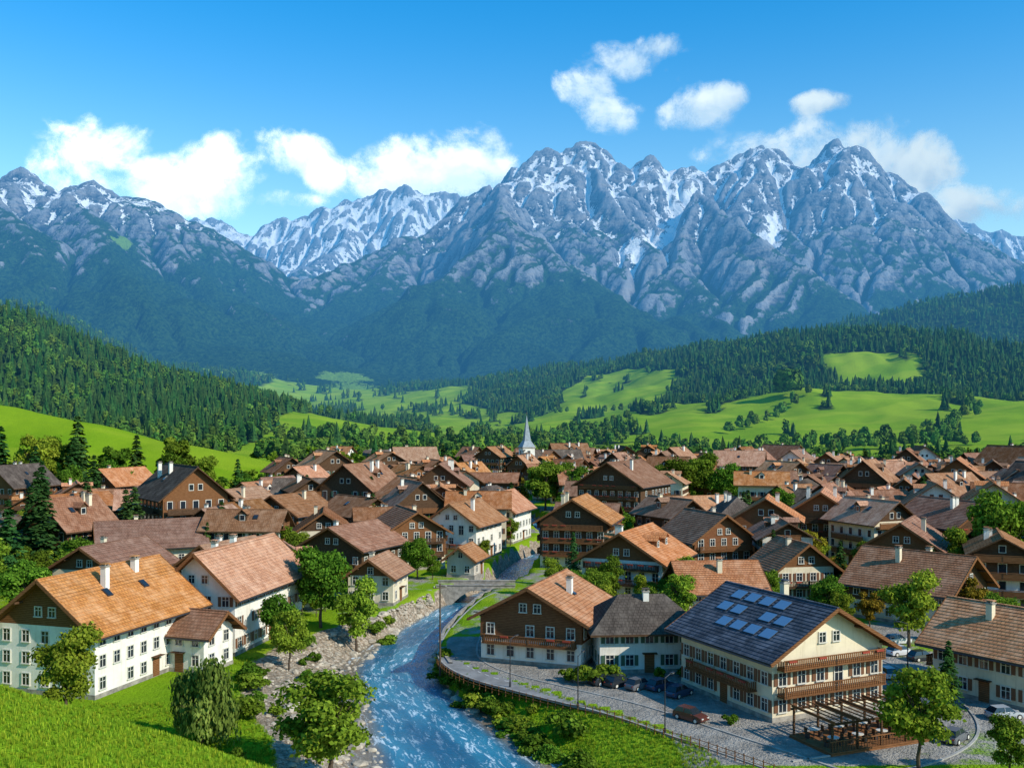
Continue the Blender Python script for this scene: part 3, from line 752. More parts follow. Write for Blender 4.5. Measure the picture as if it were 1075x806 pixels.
for x,y in hh:
    bg_=rng.random()<.25 and y>190 and not any(math.hypot(x-a,y-b)<r+8.5 for a,b,r in PLACED)
    me,w,l=protos[18+int(rng.integers(6))] if bg_ else protos[int(rng.integers(18))]
    PLACED.append((x,y,max(w,l)*.46))
    s=float(rng.uniform(.88,1.12))
    yaw=float(rng.choice([65,75,110,15,60,70,120,-20])+rng.normal(0,9))
    addobj('town_house',me,(x,y,h1(x,y)-.1),R(yaw),(s,s,s*float(rng.uniform(.9,1.15))))
# church
mb=MB()
mb.box((0,0,5),(4.6,4.6,14),'p_white'); mb.box((0,0,12.1),(5.2,5.2,.4),'stone')
T=(0,0,24)
A=[(-2.5,-2.5,12.3),(2.5,-2.5,12.3),(2.5,2.5,12.3),(-2.5,2.5,12.3)]; B=[(-1.2,-1.2,14.6),(1.2,-1.2,14.6),(1.2,1.2,14.6),(-1.2,1.2,14.6)]
M['spire']=simple('spire_copper',(.20,.24,.27),.5,.4,0,.2,1)
for i in range(4):
    j=(i+1)%4; mb.poly([A[i],A[j],B[j],B[i]],'spire'); mb.poly([B[i],B[j],T],'spire')
for n_ in (Vector((1,0,0)),Vector((-1,0,0)),Vector((0,1,0)),Vector((0,-1,0))):
    u=UP.cross(n_); window(mb,Vector((0,0,10))+n_*2.3,u,n_,1,2,True,None); mb.cyl(Vector((0,0,7.6))+n_*2.3,Vector((0,0,7.6))+n_*2.4,.9,.9,'frame',16)
mb.box((0,0,24.5),(.12,.12,1.4),'metal'); mb.box((0,0,24.7),(.7,.12,.12),'metal')
W,Rf,Wi,Ba=house_parts(10,18,6,11,roof='r_dark',chim=0,near=False)
e=bpy.data.objects.new('church',None); COL.objects.link(e); e.location=(6.2,420,2.2); e.rotation_euler=(0,0,R(20)); e.scale=(1.15,)*3
addobj('steeple',mb.mesh('steeple'),parent=e)
for nm,b in (('nave_walls',W),('nave_roof',Rf),('nave_windows',Wi)): addobj(nm,b.mesh(nm),loc=(11.4,0,0),parent=e)

# ------------------------------------------------------------------ trees
def unit(n,g):
    v=g.normal(size=(n,3)); return v/np.linalg.norm(v,axis=1)[:,None]
def leafmesh(C,Nn,S,g,asp=1.0,tan=None):
    n=len(C); Nn=Nn/np.linalg.norm(Nn,axis=1)[:,None]
    r=unit(n,g) if tan is None else tan
    u=np.cross(Nn,r); u/=np.linalg.norm(u,axis=1)[:,None]+1e-9; v=np.cross(Nn,u)
    S=S[:,None]
    u=u*S; v=v*S*asp
    V=np.stack([C-u-v*.3,C-v,C+u*1.0-v*.1,C+v],1).reshape(-1,3)
    return V,np.arange(4*n).reshape(n,4)
def trunk_parts(mb,h,r,g,limbs,cr,ctr):
    p=Vector((0,0,-.4)); q=None; n=5
    for i in range(n):
        z=h*(i+1)/n; q=Vector((g.normal()*.05*h*.3,g.normal()*.05*h*.3,z))
        mb.cyl(p,q,r*(1-.15*i),r*(1-.15*(i+1)),'bark',8,False); p=q
    for k in range(limbs):
        a=g.random()*6.28; z0=h*g.uniform(.45,.95); e=Vector((math.cos(a)*cr[0]*.6,math.sin(a)*cr[1]*.6,ctr+g.uniform(-.3,.5)*cr[2]))
        m_=Vector((e.x*.45,e.y*.45,z0+(e.z-z0)*.6)); mb.cyl((0,0,z0),m_,r*.45,r*.28,'bark',6,False); mb.cyl(m_,e,r*.28,r*.08,'bark',5,False)
def tree_mesh(name,mat,seed,h=10.,rad=3.6,n=7000,nb=18,leaf=.2,trunk=True,kind='round'):
    g=np.random.default_rng(seed); mb=MB()
    cz=h*.58; rz=h*.42
    if kind=='bush': cz=h*.45; rz=h*.5
    if kind=='tall': rz=h*.45; cz=h*.54
    if trunk: trunk_parts(mb,h*.62,h*.022,g,8,(rad,rad,rz),cz)
    d=unit(nb,g); rr=g.uniform(.35,.85,nb)[:,None]
    B=d*rr*np.array([rad,rad,rz]); B[:,2]+=cz
    br=g.uniform(.20,.40,nb)*rad*(1.15 if kind!='tall' else 1.3)
    if kind=='tall': br*=np.interp(B[:,2],[0,h],[1.1,.55])
    bs=g.uniform(-.22,.22,nb)
    i=g.integers(0,nb,n); dd=unit(n,g); dd[:,2]=np.where(dd[:,2]<-.3,-dd[:,2],dd[:,2]); 
    C=B[i]+dd*(br[i]*g.uniform(.5,1.18,n))[:,None]*np.array([1,1,.82])
    C+=g.normal(size=C.shape)*.09*rad*.5
    sh=np.clip(.45+bs[i]+g.normal(0,.2,n),0,1)
    Nn=dd*.8+unit(n,g)*.7; asp=1.3; tan=None
    if kind=='willow':
        drop=g.random(n)**1.2*h*.38*np.clip(np.hypot(C[:,0],C[:,1])/rad,.3,1.2); C[:,2]=np.maximum(C[:,2]-drop,.35)
        Nn=dd*np.array([1,1,.1])+unit(n,g)*.4; asp=2.2; tan=np.tile([0,0,1.],(n,1))+unit(n,g)*.25
    S=g.uniform(.6,1.3,n)*leaf
    V,Q=leafmesh(C,Nn,S,g,asp,tan)
    return merge(name,mb,V,Q,sh,mat)
def merge(name,mb,V,Q,sh,mat):
    tv=np.array(mb.v,float).reshape(-1,3); tf=np.array(mb.f,int).reshape(-1,4) if mb.f else np.zeros((0,4),int)
    A=np.concatenate([tv,V]); F=np.concatenate([tf,Q+len(tv)])
    mi=np.concatenate([np.ones(len(tf),int),np.zeros(len(Q),int)])
    return npmesh(name,A,F,[mat,M['bark']],mi,fattr=dict(shade=np.concatenate([np.zeros(len(tf)),sh])))
def conifer_mesh(name,mat,seed,h=12.,rad=2.6,lev=26,nbr=11,nl=9,leaf=.22):
    g=np.random.default_rng(seed); mb=MB(); mb.cyl((0,0,-.4),(0,0,h*.97),h*.017,.02,'bark',7,False)
    C=[];Nn=[];sh=[];S=[]
    for i in range(lev):
        t=(i+g.random()*.6)/lev; z=h*(.1+.9*t); r=rad*(1-t)**.8*g.uniform(.8,1.12)+.12
        for j in range(nbr):
            a=g.random()*6.283; rb=r*g.uniform(.7,1.12); b=g.uniform(-.2,.2)
            for k in range(nl):
                q=(k+.7)/nl; d=rb*q; aa=a+g.normal()*.12*(1+q)
                C.append((math.cos(aa)*d,math.sin(aa)*d,z-.32*d*q+g.normal()*.06)); Nn.append((math.cos(aa)*.35,math.sin(aa)*.35,1))
                sh.append(.35+b+.3*q*g.random()+g.normal()*.12); S.append(leaf*g.uniform(.7,1.3)*(1.15-.4*t))
    C=np.array(C);n=len(C); Nn=np.array(Nn)+unit(n,g)*.45
    V,Q=leafmesh(C,Nn,np.array(S),g,1.7,None)
    return merge(name,mb,V,Q,np.clip(sh,0,1),mat)
def far_conifer(name,seed):
    g=np.random.default_rng(seed); V=[];F=[];sh=[]
    for i in range(6):
        z0=.08+.145*i; z1=z0+.34 if i<5 else 1.0; r=.26*(1-i/6.6)*g.uniform(.9,1.1); k=8; b=len(V)
        V.append((g.normal()*.01,g.normal()*.01,z1))
        for j in range(k):
            a=6.283*j/k+g.random()*.5; rr=r*(1 if j%2 else .62)*g.uniform(.8,1.15); V.append((math.cos(a)*rr,math.sin(a)*rr,z0-(.03 if j%2 else -.03)))
        for j in range(k): F.append((b,b+1+j,b+1+(j+1)%k)); sh.append(float(np.clip(.3+.5*g.random(),0,1)))
    return npmesh(name,V,F,[M['farC']],fattr=dict(shade=sh))
def far_broad(name,seed,n=150):
    g=np.random.default_rng(seed); nb=9
    B=unit(nb,g)*g.uniform(.2,.75,nb)[:,None]*np.array([.3,.3,.34]); B[:,2]+=.56
    i=g.integers(0,nb,n); dd=unit(n,g); C=B[i]+dd*.17*g.uniform(.7,1.05,n)[:,None]
    V,Q=leafmesh(C,dd+unit(n,g)*.5,g.uniform(.045,.08,n),g,1.2)
    return npmesh(name,V,Q,[M['farB']],fattr=dict(shade=np.clip(.35+.25*(i/nb)+g.normal(0,.18,n),0,1)))
TA=[tree_mesh('broadleaf_a%d'%i,M['leafA'],10+i,10,3.5,11000,30,.155) for i in range(3)]
TB=[tree_mesh('lime_a%d'%i,M['leafB'],20+i,10,3.3,11000,28,.15) for i in range(2)]
TT=[tree_mesh('tall_a%d'%i,M['leafA'],30+i,12,2.8,6000,22,.22,kind='tall') for i in range(2)]
TY=[tree_mesh('ochre_a',M['leafY'],40,10,3.2,6000,18,.19)]
TM=[tree_mesh('mid_a%d'%i,M['leafA'],50+i,10,3.6,1800,16,.38) for i in range(3)]
TMB=[tree_mesh('midb_a%d'%i,M['leafB'],60+i,10,3.4,1700,16,.38) for i in range(2)]
TW=tree_mesh('willow_a',M['willow'],70,8,3.2,11000,20,.13,kind='willow')
BU=[tree_mesh('bush_a%d'%i,m_,80+i,2,1.3,1800,9,.12,trunk=False,kind='bush') for i,m_ in enumerate((M['leafA'],M['leafB'],M['leafA']))]
CN=[conifer_mesh('spruce_a%d'%i,M['leafC'],90+i) for i in range(2)]
CM=conifer_mesh('spruce_m',M['leafC'],95,12,2.8,16,8,5,.42)
def tree(name,me,h0,x,y,h,wf=1.0):
    s=h/h0; z=h1(x,y); addobj(name,me,(x,y,z-.1),random.uniform(0,6.28),(s*wf,s*wf,s))
ch=random.choice
tree('broadleaf_tree',TB[0],10,-34,76,7.6,.95); tree('willow_tree',TW,8,-26.5,85,7.4)
tree('broadleaf_tree',TB[1],10,-14.6,79,9.9,1.15); tree('spruce_tree',CN[1],12,-80,170,17,1.25)
for x,y,h,m_ in ((-25.5,133,11.5,TA[1]),(-25.5,114,7.4,TB[1]),(-20.3,130,10,TB[0]),(-28,120,7.5,TA[0]),(-29.5,139,10,TB[0]),(-47,190,10,TA[1]),(-40,180,9,TA[0]),(-71,164,9,TA[2]),(-30,150,9,TA[0]),
    (48.7,122,9.6,TB[0]),(79,160,17,TA[1]),(72,158,11,TB[0]),(86,170,14,TA[2]),(32.5,79.5,8.6,TB[1]),(38.5,77,5.4,TA[2]),(60,122,7,TA[1]),(50,170,8,TY[0]),(53,176,9,TY[0]),
    (51,205,9,TB[1]),(75,212,10,TA[0]),(18,133,6.0,TA[2]),(38,146,6,TB[1]),(-52,130,9,TA[0]),(-66,135,9,TA[1]),(-57,120,7,TB[1]),(-28,205,9,TB[0]),(-66,205,9,TA[2]),(66,245,11,TA[0]),(-75,140,11,TB[0]),(-71,124,9,TA[2])):
    tree('broadleaf_tree',m_,10,x,y,h,random.uniform(.85,1.1))
for x,y,h in ((42.3,96.5,6.6),(-72,190,15),(-85,176,16),(64,152,9),(-76,196,14),(-88,206,16),(-56,192,12),(-34,240,14),(-110,262,18),(-30,215,12),(70,225,13),(95,230,15),(-118,250,17),(-54,262,13),(22,275,15),(-80,158,15),(-98,205,17),(-75,215,15)):
    tree('spruce_tree',ch(CN),12,x,y,h,1.1)
tree('broadleaf_tree',TY[0],10,1.3,308,14,.8); 
for x,y,h in ((10,300,16),(16,306,15),(20,300,14),(51,300,17),(58,305,18),(64,300,15),(45,310,14)): tree('broadleaf_tree',ch(TA),10,x,y,h)
for x,y,h in ((-150,292,25),(-160,300,24),(-143,300,20),(-138,290,26),(-130,298,28),(-126,286,22),(-118,296,21),(-112,282,18),(-101,300,24),(-97,290,20),(-106,275,15),(-91,285,14),(-78,292,13),(-168,300,26),(-175,290,24),(-84,305,15),(-70,305,13),(-134,280,20),(-154,284,22),(-60,300,12),(-147,280,19),(-122,275,17),(-163,286,24),(-139,305,24),(-115,305,22),(-94,302,18)):
    k_=random.random()
    if k_<.35: tree('tall_tree',ch(TT),12,x,y,h,1.05)
    elif k_<.6: tree('spruce_tree',ch(CN),12,x,y,h,1.05)
    else: tree('broadleaf_tree',ch(TA+TB),10,x,y,h*.9,.85)
for x,y,h in ((5,93,2.6),(-5.0,106,1.5),(2,99,1.2),(7.5,104.8,2.0),(9,105.2,2.3),(10.8,105.5,1.9),(6,106,1.7),(-25,93,2.2),(-26.5,103,1.8),(-30,97,2.2),(-31.2,98,1.6),(-28,106,2.0),(-22,80,1.6),(-17,136,1.8),(-19,138,2.0),(-17.6,143,1.6),(-26,124,2.2),(16,107.5,1.4),(19,107.8,1.5),(34,89.5,1.3),(20,91,1.2),(-22.6,95,1.2),(-25.5,99.5,1.0),(-18,88,1.2),(-27.3,109,1.2),(-24.6,118,1.2),(-24,121,1.4),(-20,100,1.0),(-19,107,.9),(-16,92,.8),(-22.5,103,1.1),(-23.2,112,1.3),(-21.5,115.5,.9)):
    tree('shrub',ch(BU),2,x,y,h,random.uniform(.9,1.5))
y=79.
while y<119:
    x=float(river_x(y)+river_w(y))+random.uniform(.9,2.6)*float(min(1,bankR(y)/4))
    tree('shrub',ch(BU),2,x,y,random.uniform(.7,1.9),random.uniform(1.0,1.6)); y+=random.uniform(.5,1.2)
cnt=0
for k in range(12000):
    y=float(rng.uniform(128,530)); x=float(rng.uniform(-.58,.6)*y)
    if abs(x-river_x(y))<river_w(y)+2.5 or roaddist(x,y)<3.6: continue
    lim=1.0 if y<330 else .3
    if any(math.hypot(x-a,y-b)<r+lim for a,b,r in PLACED): continue
    hz=float(poly_field(np.array([x]),np.array([y]),HL[3][2],62,1.6)[0])
    if hz>3.5: continue
    r_=rng.random()
    if y<230: me=ch(TA+TB) if r_<.8 else ch(CN)
    else: me=ch(TM+TMB+TM) if r_<.75 else CM
    h0=12 if me in CN or me is CM else 10
    if r_>.97: me=TY[0]; h0=10
    hgt=float(rng.uniform(4,8)+(y>300)*1.5+(y>400)*1.5+(h0==12)*2.5)
    tree('garden_tree',me,h0,x,y,hgt,float(rng.uniform(.8,1.1))); cnt+=1
    PLACED.append((x,y,1.3))
    if cnt>620: break

def instancer(name,P,S,proto):
    n=len(P); a=rng.random(n)*6.283; s=np.asarray(S)/2
    c,d=np.cos(a)*s,np.sin(a)*s
    off=np.stack([np.stack([-c+d,-d-c],1),np.stack([c+d,d-c],1),np.stack([c-d,d+c],1),np.stack([-c-d,-d+c],1)],1)
    V=np.zeros((n,4,3)); V[:,:,:2]=P[:,None,:2]+off; V[:,:,2]=P[:,None,2]
    me=npmesh(name,V.reshape(-1,3),np.arange(4*n).reshape(n,4),[])
    o=addobj(name,me); o.instance_type='FACES'; o.use_instance_faces_scale=True; o.instance_faces_scale=1.; o.show_instancer_for_render=False; o.show_instancer_for_viewport=False
    addobj(name+'_part',proto,parent=o)
def scatter(x0,x1,y0,y1,st):
    gx,gy=np.meshgrid(np.arange(x0,x1,st),np.arange(y0,y1,st)); 
    x=gx.ravel()+rng.uniform(-.48,.48,gx.size)*st; y=gy.ravel()+rng.uniform(-.48,.48,gx.size)*st
    k=(x<.58*y+40)&(x>-.58*y-40); return x[k],y[k]
allP=[];allS=[]
for (x0,x1,y0,y1,st,hm) in ((-800,1000,440,1300,7.0,12),(-1100,1400,1300,2100,10,14),(-1700,1800,2100,3000,15,18)):
    x,y=scatter(x0,x1,y0,y1,st); f=forest(x,y); k=f+rng.uniform(-.15,.15,len(x))>.12; x,y=x[k],y[k]
    z=H(x,y); allP.append(np.stack([x,y,z-.4],1)); allS.append(hm*rng.uniform(.6,1.3,len(x)))
P=np.concatenate(allP); S=np.concatenate(allS); NF=len(P)
t=fbm(P[:,0]/90,P[:,1]/90,3,71)+rng.normal(0,.22,len(P))
hz=P[:,2]
br=(t>.12)|((hz<14)&(t>-.35))
kinds=rng.integers(0,2,len(P))
for j in range(2):
    k=(~br)&(kinds==j); instancer('conifer_forest',P[k],S[k]*1.15,far_conifer('far_conifer%d'%j,100+j))
    k=br&(kinds==j); instancer('broadleaf_forest',P[k],S[k]*.95,far_broad('far_broad%d'%j,110+j))
hed=[]
for a,b,n_ in (((200,700),(330,760),22),((330,760),(420,900),20),((180,820),(290,1000),16),((20,800),(120,1000),20),((-60,700),(60,720),25),((60,1300),(150,1250),10),((-200,640),(-60,690),30),((100,660),(330,700),46),((274,1010),(286,1020),7)):
    for t_ in np.linspace(0,1,n_): hed.append((a[0]+(b[0]-a[0])*t_+rng.normal(0,4),a[1]+(b[1]-a[1])*t_+rng.normal(0,6)))
hed=np.array(hed); hp=np.stack([hed[:,0],hed[:,1],H(hed[:,0],hed[:,1])-.4],1)
hs_=rng.uniform(9,16,len(hp)); hs_[-7:]=32
instancer('hedgerow',hp,hs_,far_broad('far_broad_h',130,320))
# grass tufts on the near slope and the river bank
g=np.random.default_rng(3); nb_=14
a=g.random(nb_)*6.28; bx=np.cos(a)*g.uniform(.05,.5,nb_); by=np.sin(a)*g.uniform(.05,.5,nb_); hgt=g.uniform(.35,1.,nb_)
V=[];
for i in range(nb_):
    dx,dy=math.cos(a[i]+1.5)*.07,math.sin(a[i]+1.5)*.07
    V+=[(bx[i]-dx,by[i]-dy,-.05),(bx[i]+dx,by[i]+dy,-.05),(bx[i]*1.5+dx*.3,by[i]*1.5+dy*.3,hgt[i]),(bx[i]*1.5-dx*.3,by[i]*1.5-dy*.3,hgt[i])]
tuft=npmesh('grass_tuft',V,np.arange(4*nb_).reshape(nb_,4),[M['tuft']],fattr=dict(shade=g.random(nb_)))
n_=26000
gx=np.concatenate([rng.uniform(-62,-8,n_),rng.uniform(-4,24,n_//3),rng.uniform(-44,-20,n_//3)]); gy=np.concatenate([rng.uniform(36,84,n_),rng.uniform(79,106,n_//3),rng.uniform(76,126,n_//3)])
e=gx-river_x(gy); ok=np.where(e>0,(e>river_w(gy)+1.2)&(e<river_w(gy)+bankR(gy)-.3),(-e>river_w(gy)+bankL(gy)*.95))
ok&=~((np.abs(gx+44.7)<11)&(np.abs(gy-108.8)<11))&~((np.abs(gx+35.2)<7)&(np.abs(gy-127.3)<11))
gx,gy=gx[ok],gy[ok]
instancer('grass_tufts',np.stack([gx,gy,H(gx,gy)],1),rng.uniform(.14,.34,len(gx)),tuft)

# ------------------------------------------------------------------ river rocks
import bmesh
bm=bmesh.new(); bmesh.ops.create_icosphere(bm,subdivisions=2,radius=1); bv=np.array([v.co[:] for v in bm.verts]); bf=np.array([[v.index for v in f.verts] for f in bm.faces]); bm.free()
V=[];F=[];o=0
for k in range(1500):
    y=float(rng.uniform(80,160)); side=-1 if rng.random()<.85 else 1
    if side<0:
        u_=float(rng.uniform(-.12,.85)); x=river_x(y)-river_w(y)-u_*float(bankL(y))
    else: x=river_x(y)+river_w(y)+float(rng.uniform(-.4,.5))
    s=float(rng.uniform(.08,.28)*(1+1.6*(rng.random()<.1)))
    v=bv*(1+.28*pn(bv[:,0]*1.3+k,bv[:,1]*1.3+bv[:,2],k%7)[:,None])*s*np.array([rng.uniform(.8,1.4),rng.uniform(.8,1.4),rng.uniform(.5,.8)])
    a=rng.random()*6.28; c,d=math.cos(a),math.sin(a); v=v@np.array([[c,-d,0],[d,c,0],[0,0,1]])
    zz=max(h1(x,y),-2.65); V.append(v+np.array([x,y,zz+s*.1])); F.append(bf+o); o+=len(bv)
addobj('river_rocks',npmesh('river_rocks',np.concatenate(V),np.concatenate(F),[simple('rock',(.40,.34,.26),.9,.2,0,.4,.9)]))

mb=MB(); ys=np.arange(114,164,1.5)
for a,b in zip(ys[:-1],ys[1:]):
    xa=float(river_x(a)+river_w(a)+.35); xb=float(river_x(b)+river_w(b)+.35); t0=.2
    mb.poly([(xa,a,-3.4),(xb,b,-3.4),(xb,b,t0),(xa,a,t0)],'stone'); mb.poly([(xa,a,t0),(xb,b,t0),(xb+.4,b,t0),(xa+.4,a,t0)],'stone'); mb.poly([(xa+.4,a,-1),(xb+.4,b,-1),(xb+.4,b,t0),(xa+.4,a,t0)],'stone')
addobj('retaining_wall',mb.mesh('retaining_wall'))
mb=MB(); cx,cy=-6.0,166.6
for s_ in (-1,1):
    yb=cy+s_*2.3; x0,x1=cx-6.5,cx+6.5; n_=12
    for sd in (-.2,.2):
        arc=[(cx-4.6+9.2*i/n_,-3.2+3.0*math.sin(math.pi*i/n_)) for i in range(n_+1)]
        for (a,za),(b,zb) in zip(arc[:-1],arc[1:]): mb.poly([(a,yb+sd,za),(b,yb+sd,zb),(b,yb+sd,.6),(a,yb+sd,.6)],'stone')
        mb.poly([(x0,yb+sd,-3.2),(cx-4.6,yb+sd,-3.2),(cx-4.6,yb+sd,.6),(x0,yb+sd,.6)],'stone'); mb.poly([(cx+4.6,yb+sd,-3.2),(x1,yb+sd,-3.2),(x1,yb+sd,.6),(cx+4.6,yb+sd,.6)],'stone')
    mb.box((cx,yb,.67),(13.2,.6,.14),'stone')
arc=[(cx-4.6+9.2*i/12,-3.2+3.0*math.sin(math.pi*i/12)) for i in range(13)]
for (a,za),(b,zb) in zip(arc[:-1],arc[1:]): mb.poly([(a,cy-2.3,za),(b,cy-2.3,zb),(b,cy+2.3,zb),(a,cy+2.3,za)],'stone')
mb.box((cx,cy,-.1),(13,4.2,.2),'asphalt')
addobj('stone_bridge',mb.mesh('stone_bridge'))

# ------------------------------------------------------------------ cars, lamps, fence, pergola
def car(name,x,y,yaw,col):
    m=simple('car_paint',col,.25,.6); mb=MB()
    st=[(-2.05,.35,.62,.72),(-1.95,.25,.85,.82),(-1.2,.22,.93,.86),(-.2,.2,.95,.87),(.8,.2,.92,.87),(1.6,.24,.80,.83),(2.0,.3,.66,.76),(2.1,.38,.55,.66)]
    rings=[[(a,-w_,zb),(a,w_,zb),(a,w_*1.0,(zb+zt)/2),(a,w_*.93,zt),(a,-w_*.93,zt),(a,-w_,(zb+zt)/2)] for a,zb,zt,w_ in st]
    for A,B in zip(rings[:-1],rings[1:]):
        for i in range(6): j=(i+1)%6; mb.poly([A[i],B[i],B[j],A[j]],m)
    mb.poly(rings[0],m); mb.poly(rings[-1][::-1],m)
    b=[(-1.85,-.76,.9),(.95,-.76,.9),(.95,.76,.9),(-1.85,.76,.9)]; t=[(-1.35,-.6,1.42),(.3,-.6,1.42),(.3,.6,1.42),(-1.35,.6,1.42)]
    for i in range(4): j=(i+1)%4; mb.poly([b[i],b[j],t[j],t[i]],'glass')
    t2=[(p[0]*1.03,p[1]*1.04,1.44) for p in t]; mb.poly(t2,m)
    for i in range(4):
        j=(i+1)%4; mb.poly([t[i],t[j],t2[j],t2[i]],m)
    for s_ in (-1,1):
        mb.cyl((-.45,s_*.77,.9),(-.45,s_*.62,1.43),.05,.05,m,5)
        for a in (-1.25,1.3): mb.cyl((a,s_*.66,.32),(a,s_*.9,.32),.33,.33,'tyre',14); mb.cyl((a,s_*.9,.32),(a,s_*.915,.32),.2,.2,'frame',10)
        mb.box((2.03,s_*.5,.62),(.12,.28,.12),'frame'); mb.box((-2.02,s_*.58,.68),(.08,.2,.14),'awning'); mb.box((.75,s_*.95,.95),(.12,.16,.1),m)
    addobj(name,mb.mesh('car'),(x,y,.08 if y>75 else h1(x,y)),R(yaw),.82)
cols=[(.02,.025,.03),(.35,.36,.38),(.6,.6,.6),(.10,.03,.02),(.03,.05,.10),(.12,.12,.13)]
for i,(x,y,a) in enumerate(((11.2,104.4,40),(13.2,103.3,42),(15.4,103.0,38),(16.9,100.6,45),(16.6,92.5,-48),(41,98,88),(40.6,108,95),(46,93,10),(53,94,100),(55.5,95,100),(38.5,86.5,45),(37.6,123,100),(36.8,131,95),(23,171.8,160),(46,118,20),(48,124,15),(36,146,93),(9.6,105.2,38),(47.5,115.5,20))):
    car('parked_car',x,y,a,cols[(i*5+i//3)%6])
def lamp(x,y,yaw):
    mb=MB(); mb.cyl((0,0,0),(0,0,.5),.12,.1,'metal'); mb.cyl((0,0,.5),(0,0,5),.06,.04,'metal'); mb.cyl((0,0,4.9),(.9,0,5.2),.035,.03,'metal',6); mb.box((1.1,0,5.2),(.5,.18,.09),'metal'); mb.box((1.1,0,5.14),(.36,.12,.03),'frame')
    addobj('street_lamp',mb.mesh('street_lamp'),(x,y,.1),R(yaw))
for x,y,a in ((-3.2,117.5,180),(-.2,104,50),(6.4,96.6,60),(13.6,88.5,45),(36.4,90.5,-10),(38.6,104,0),(38,118,0),(44.5,112,180),(33.2,134,0)): lamp(x,y,a)
mb=MB(); mb.cyl((0,0,-1),(0,0,9.5),.13,.08,'bark'); mb.box((0,0,9),(1.6,.1,.1),'bark')
for a in (-.7,0,.7): mb.cyl((a,0,9.05),(a,0,9.25),.04,.04,'frame',6)
addobj('utility_pole',mb.mesh('utility_pole'),(-8.2,113.5,-.2),R(20))
mb=MB(); pts=RP[0]; lastp=None
for i,p in enumerate(pts):
    if not(78<p.y<116): continue
    t_=(pts[min(i+1,len(pts)-1)]-pts[i-1]).normalized(); n_=Vector((-t_.y,t_.x,0)); n_=n_ if n_.x<0 else -n_
    q=p+n_*2.75; q.z=max(h1(q.x,q.y),-.5)
    mb.box(q+UP*.4,(.08,.08,.9),'w_brown')
    if lastp is not None:
        for hz_ in (.35,.72): mb.cyl(lastp+UP*hz_,q+UP*hz_,.03,.03,'w_brown',5)
    lastp=q
addobj('wooden_fence',mb.mesh('wooden_fence'))
mb=MB()
mb.box((0,0,.15),(11,5.5,.3),'w_brown')
for a in (-5.2,-2.6,0,2.6,5.2):
    for b in (-2.5,2.5): mb.box((a,b,1.45),(.16,.16,2.4),'w_dark')
    mb.box((a,0,2.76),(.14,5.6,.18),'w_brown')
for b in (-2.5,2.5): mb.box((0,b,2.58),(11,.14,.18),'w_dark')
for k_ in range(17): mb.box((-5.3+k_*.66,0,2.9),(.1,5.9,.08),'w_brown')
for b in (-2.65,): 
    mb.box((0,b,1.2),(11,.06,.08),'w_brown')
    for k_ in range(36): mb.box((-5.3+k_*.303,b,.75),(.05,.04,.85),'w_brown')
for a in (-4,-1.4,1.2,3.9):
    for b in (-1.2,1.3):
        mb.cyl((a,b,.3),(a,b,1.0),.05,.05,'metal',6); mb.cyl((a,b,1.0),(a,b,1.05),.5,.5,'frame',12)
        for c_,d_ in ((.7,0),(-.7,0)): mb.box((a+c_,b+d_,.75),(.4,.4,.06),'w_dark'); mb.box((a+c_*1.28,b+d_,1.0),(.05,.4,.5),'w_dark'); mb.box((a+c_,b,.52),(.3,.3,.44),'metal')
addobj('terrace_pergola',mb.mesh('terrace_pergola'),(30.5,87.0,.05),R(22))

# ------------------------------------------------------------------ clouds
CL=[(-22.8,13.4,3.1,1.9),(-19.6,12.8,3.4,1.4),(-16.1,13.0,2.5,1.7),(-13.8,12.2,2.1,.7),(-24.6,12.7,1.6,1.1),(-12.2,14.7,2.0,1.1),(-10.7,13.7,1.1,.8),(-5.9,13.9,2.9,1.7),(-2.3,14.6,2.8,1.6),(-.7,14.1,1.6,.9),
 (4.8,18.5,1.9,.9),(6.7,19.4,2.3,1.2),(8.3,20.3,1.5,.8),(5.6,17.2,1.5,1.0),(11.1,17.1,2.1,1.),(12.3,17.6,1.2,.8),(17.1,16.9,1.6,.55),(14.1,14.6,3.2,1.3),(17.6,14.5,3.6,1.7),(20.6,13.3,2.6,1.7),(20.9,11.6,1.6,1.2),(24.3,10.8,2.8,1.0),
 (-42,14,6,2.4),(44,15,6,2.5)]
RC=14000.
azs=np.radians(np.arange(-55,55.01,.2)); els=np.radians(np.arange(7,24.01,.2))
A,E=np.meshgrid(azs,els); nx,ny=len(azs),len(els)
i=np.arange(nx*ny).reshape(ny,nx); Q=np.stack([i[:-1,:-1],i[:-1,1:],i[1:,1:],i[1:,:-1]],-1).reshape(-1,4)
ad,ed=np.degrees(A),np.degrees(E); mx=np.full(A.shape,-2.); hh_=np.zeros(A.shape)
wt=np.zeros(A.shape)
for a,e_,ra,re in CL:
    v=1-((ad-a)/(ra*1.25))**2-((ed-e_)/(re*1.25))**2
    g_=np.exp(np.clip(v,-3,1)*3); hh_+=g_*(ed-e_)/re; wt+=g_; mx=np.maximum(mx,v)
hh_/=wt
keep=(mx.ravel()[Q].max(1)>-1.7); Q=Q[keep]
V=np.stack([np.sin(A)*np.cos(E),np.cos(A)*np.cos(E),np.sin(E)],-1).reshape(-1,3)*RC
m,nt=newmat('cumulus'); n=N(nt); p=n.scl(n.pos(),1/RC,1/RC,1/RC)
cn=n.noise(p,12,9,.6,.2); cn2=n.noise(p,30,5,.6,.3)
dens=n.ramp(n.math('ADD',n.math('MULTIPLY',n.attr('body'),.60),n.math('MULTIPLY',n.math('SUBTRACT',cn,.5),3.1)),-.04,.58)
body=n.ramp(n.math('ADD',n.math('ADD',n.math('MULTIPLY',cn2,.8),n.math('MULTIPLY',cn,.9)),n.math('MULTIPLY',n.attr('top'),.26)),.66,1.08)
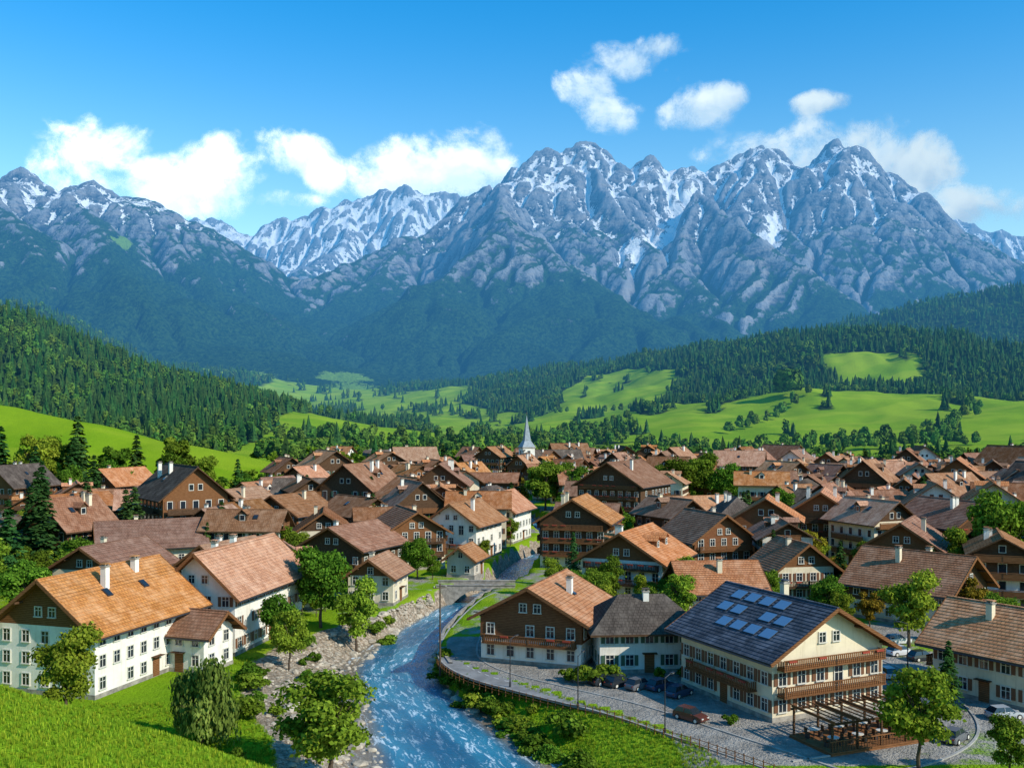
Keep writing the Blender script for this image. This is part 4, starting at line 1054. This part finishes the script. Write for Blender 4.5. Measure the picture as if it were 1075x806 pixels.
cc=n.mix(body,(.60,.73,.87,1),(1.,1.,1.,1))  # cloud shading painted in colour: white tops, blue-grey bases, broken by noise
df=n.diff(cc); em=n.n('ShaderNodeEmission'); n.l(cc,em.inputs[0]); em.inputs[1].default_value=.42  # added emission makes the clouds glow so they stay white
ad_=n.n('ShaderNodeAddShader'); n.l(df,ad_.inputs[0]); n.l(em.outputs[0],ad_.inputs[1])
tr=n.n('ShaderNodeBsdfTransparent'); ms=n.n('ShaderNodeMixShader'); n.l(dens,ms.inputs[0]); n.l(tr.outputs[0],ms.inputs[1]); n.l(ad_.outputs[0],ms.inputs[2])
n.out(ms.outputs[0])
addobj('clouds',npmesh('clouds',V,Q,[m],smooth=True,attrs=dict(body=mx,top=np.clip(hh_,-1,1))))

# ------------------------------------------------------------------ light, sky, camera
sd=Vector((.70,-.44,.56)).normalized()
el=math.asin(sd.z); az=math.atan2(sd.x,sd.y)
sun=bpy.data.lights.new('sun','SUN'); sun.energy=5.0; sun.angle=R(.5); sun.color=(1,.93,.79)
so=bpy.data.objects.new('sun',sun); COL.objects.link(so); so.rotation_euler=sd.to_track_quat('Z','Y').to_euler()
w=bpy.data.worlds.new('World'); SC.world=w; w.use_nodes=True; nt=w.node_tree; nt.nodes.clear(); n=N(nt)
sky=n.n('ShaderNodeTexSky',sky_type='NISHITA'); sky.sun_disc=False; sky.sun_elevation=el; sky.sun_rotation=az%(2*math.pi); sky.altitude=900; sky.air_density=1.; sky.dust_density=.6; sky.ozone_density=2.
d=n.n('ShaderNodeTexCoord').outputs['Generated']; sp=n.n('ShaderNodeSeparateXYZ'); n.l(d,sp.inputs[0])
tint=n.mix(n.ramp(sp.outputs[2],.08,.42),(1.30,1.52,1.30,1),(.12,1.14,1.60,1))
col=n.mix(1.,sky.outputs[0],tint,'MULTIPLY')
bg=n.n('ShaderNodeBackground'); bg.inputs[1].default_value=.148; n.l(col,bg.inputs[0])
wo=n.n('ShaderNodeOutputWorld'); n.l(bg.outputs[0],wo.inputs[0])
cam=bpy.data.cameras.new('camera'); cam.lens=35; cam.sensor_width=36; cam.shift_y=.0344; cam.clip_end=30000; cam.clip_start=.5
co=bpy.data.objects.new('camera',cam); COL.objects.link(co); co.location=(0,0,28); co.rotation_euler=(R(90),0,0)
SC.camera=co
SC.view_settings.view_transform='Standard'; SC.view_settings.look='None'; SC.view_settings.exposure=0
